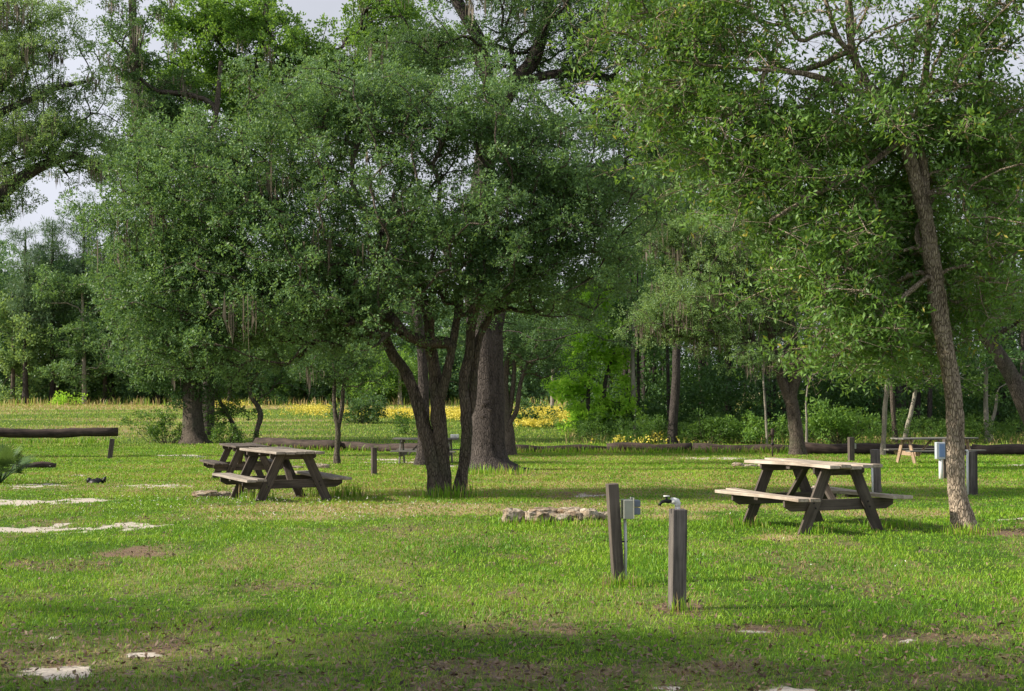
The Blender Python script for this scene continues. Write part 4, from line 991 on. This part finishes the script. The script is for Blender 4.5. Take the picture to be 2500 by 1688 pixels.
# ------------------------------------------------------------------ stones
def stone(label, px, py, w, h, dp=None, group=None, rz=0, seed=0, up=0):
    g_ = ground(px, py); s = g_.y / F; a = w * s / 2; c = h * s; d = dp or a * .9
    r = random.Random(seed); vs = []; n = 12; rows = 7
    ph = [r.random() * 6 for _ in range(6)]
    for i in range(rows + 1):
        v = -math.pi / 2 + math.pi * i / rows
        for j in range(n):
            u = 2 * math.pi * j / n
            x, y, z = math.cos(v) * math.cos(u), math.cos(v) * math.sin(u), math.sin(v)
            # squared-off rubble shape
            k = (abs(x) ** 4 + abs(y) ** 4 + abs(z) ** 4) ** -.25
            q = k * (1 + .09 * math.sin(3 * u + ph[0] + v * 2) + .07 * math.sin(5 * u + ph[1] - 3 * v) + r.uniform(-.09, .09))
            vs.append((x * q * a, y * q * d, (z * q * .5 + .42) * c))
    fs = [(i * n + j, i * n + (j + 1) % n, (i + 1) * n + (j + 1) % n, (i + 1) * n + j) for i in range(rows) for j in range(n)]
    me = D.meshes.new('rock'); me.from_pydata(vs, [], fs); me.materials.append(M['stone']); me.update()
    for p in me.polygons: p.use_smooth = r.random() < .3
    o = D.objects.new('rock', me); C.objects.link(o); o.location = (g_.x, g_.y, g_.z + up); o.rotation_euler = (0, 0, rz)
    tag(o, label, 'stone', group); return o
fr = 'limestone rocks of the near fire ring'
stone('tallest tan block at the left end of the near fire ring', 1252, 1275, 52, 36, group=fr, seed=1)
stone('dark brown stained rock second from the left in the near fire ring', 1276, 1274, 30, 28, group=fr, seed=2)
stone('rounded grey block at the front of the near fire ring', 1310, 1276, 56, 30, group=fr, seed=3)
stone('low flat front rock right of the rounded grey block', 1362, 1273, 60, 21, group=fr, seed=4)
stone('mossy low rock at the front right of the near fire ring', 1402, 1270, 46, 24, group=fr, seed=5)
stone('brown upright rock near the right end of the near fire ring', 1438, 1270, 44, 30, group=fr, seed=6)
stone('last low rock at the right end of the near fire ring', 1474, 1268, 44, 20, group=fr, seed=7)
stone('long pale rock at the back of the near fire ring', 1330, 1256, 80, 18, group=fr, seed=8)
stone('pale flat rock at the back right of the near fire ring', 1395, 1257, 66, 20, group=fr, seed=9)
stone('small back rock joining the right end of the near fire ring', 1442, 1259, 36, 15, group=fr, seed=10)
st_ = 'stones beside the left picnic table'
stone('flat grey stone at the left of the left picnic table', 505, 1213, 62, 17, group=st_, seed=11)
stone('round grey stone under the left bench end of the left picnic table', 548, 1211, 34, 14, group=st_, seed=12)
stone('speckled stone behind the near left leg of the left picnic table', 592, 1207, 46, 20, group=st_, seed=13)
stone('pale stone right of and behind the left picnic table', 784, 1146, 38, 13, group=st_, seed=14)
stone('low pale stone seen just left of its lone neighbour behind the table', 718, 1146, 40, 8, group=st_, seed=15)
fr2 = 'low stones of the far fire ring'
stone('left pale stone of the far fire ring behind the right table', 1800, 1141, 28, 12, group=fr2, seed=16)
stone('flat middle stone of the far fire ring behind the right table', 1830, 1141, 36, 8, group=fr2, seed=17)
stone('right stone of the far fire ring touching the table end in view', 1866, 1141, 34, 9, group=fr2, seed=18)

# ------------------------------------------------------------------ palmetto at the left edge
def palmetto():
    b = ground(0, 1184); root = empty('palmetto', b, 0, 'spiky fan-leaved palmetto cut by the left edge', 'palm')
    V = []; Fq = []
    V3 = []; P = []
    for k in range(26):
        az = rng.uniform(0, 2 * np.pi); el = rng.uniform(.15, 1.35); ln = rng.uniform(.35, .7)
        d = np.array([math.cos(az) * math.cos(el), math.sin(az) * math.cos(el), math.sin(el)])
        tip = d * ln; P.append((np.array([[0, 0, .02], tip * .6 + [0, 0, .03], tip]), np.array([.014, .01, .006])))
        sd = np.cross(d, [0, 0, 1.]); sd /= np.linalg.norm(sd) + 1e-6; nn = np.cross(sd, d)
        for j in range(23):
            a = (j - 11) / 11 * 1.5; dd = d * math.cos(a) + sd * math.sin(a); L = rng.uniform(.40, .52) * (1 - .25 * abs(a) / 1.5)
            side = np.cross(dd, nn); side /= np.linalg.norm(side); w = .013
            m_ = tip + dd * L * .5; e = tip + dd * L - np.array([0, 0, .05])
            i = len(V); V += [tip, m_ + side * w, e, m_ - side * w]; Fq.append((i, i + 1, i + 2, i + 3))
    npmesh('fronds', np.array(V), [np.array(Fq)], M['palm'], root, smooth=False)
    Vt, Ft = tube_np(P, 6); npmesh('stems', Vt, [Ft], M['palm'], root)
palmetto()

# ------------------------------------------------------------------ light, sky, render
SUN_EL, SUN_A = math.radians(32), math.radians(9)   # from the left, a little to the camera's side
sd = Vector((-math.cos(SUN_A) * math.cos(SUN_EL), -math.sin(SUN_A) * math.cos(SUN_EL), math.sin(SUN_EL)))
sl = D.lights.new('sun', 'SUN'); sl.energy = 5.0; sl.angle = math.radians(1.2); sl.color = (1, .90, .74)
so = D.objects.new('sun', sl); C.objects.link(so); so.rotation_euler = sd.to_track_quat('Z', 'Y').to_euler(); so.location = (-30, 0, 40)
w = D.worlds.new('World'); bpy.context.scene.world = w; w.use_nodes = True; nt = w.node_tree; nt.nodes.clear(); g = N(nt)
sky = g.n('ShaderNodeTexSky'); sky.sky_type = 'NISHITA'; sky.sun_disc = False; sky.sun_elevation = SUN_EL
sky.sun_rotation = math.atan2(sd.x, sd.y); sky.air_density = 1.0; sky.dust_density = 3.0; sky.ozone_density = 1.0
hs = g.n('ShaderNodeHueSaturation'); hs.inputs['Saturation'].default_value = .35; hs.inputs['Value'].default_value = 1.0; g.l(sky.outputs[0], hs.inputs['Color'])
tc = g.n('ShaderNodeTexCoord'); cn = g.noise(tc.outputs['Generated'], 3.0, 5, .6)
cl = g.mix(hs.outputs[0], (9.3, 9.6, 10.8), g.ramp(cn, [(.3, (.45, .45, .45)), (.7, (.8, .8, .8))]))
bg = g.n('ShaderNodeBackground'); bg.inputs[1].default_value = .068; g.l(cl, bg.inputs[0])
wo = g.n('ShaderNodeOutputWorld'); g.l(bg.outputs[0], wo.inputs[0])

sc = bpy.context.scene
sc.view_settings.view_transform = 'Standard'; sc.view_settings.look = 'None'; sc.view_settings.gamma = 1; sc.view_settings.exposure = .55
sc.render.engine = 'CYCLES'
sc.cycles.max_bounces = 5; sc.cycles.diffuse_bounces = 3; sc.cycles.transmission_bounces = 4; sc.cycles.glossy_bounces = 2
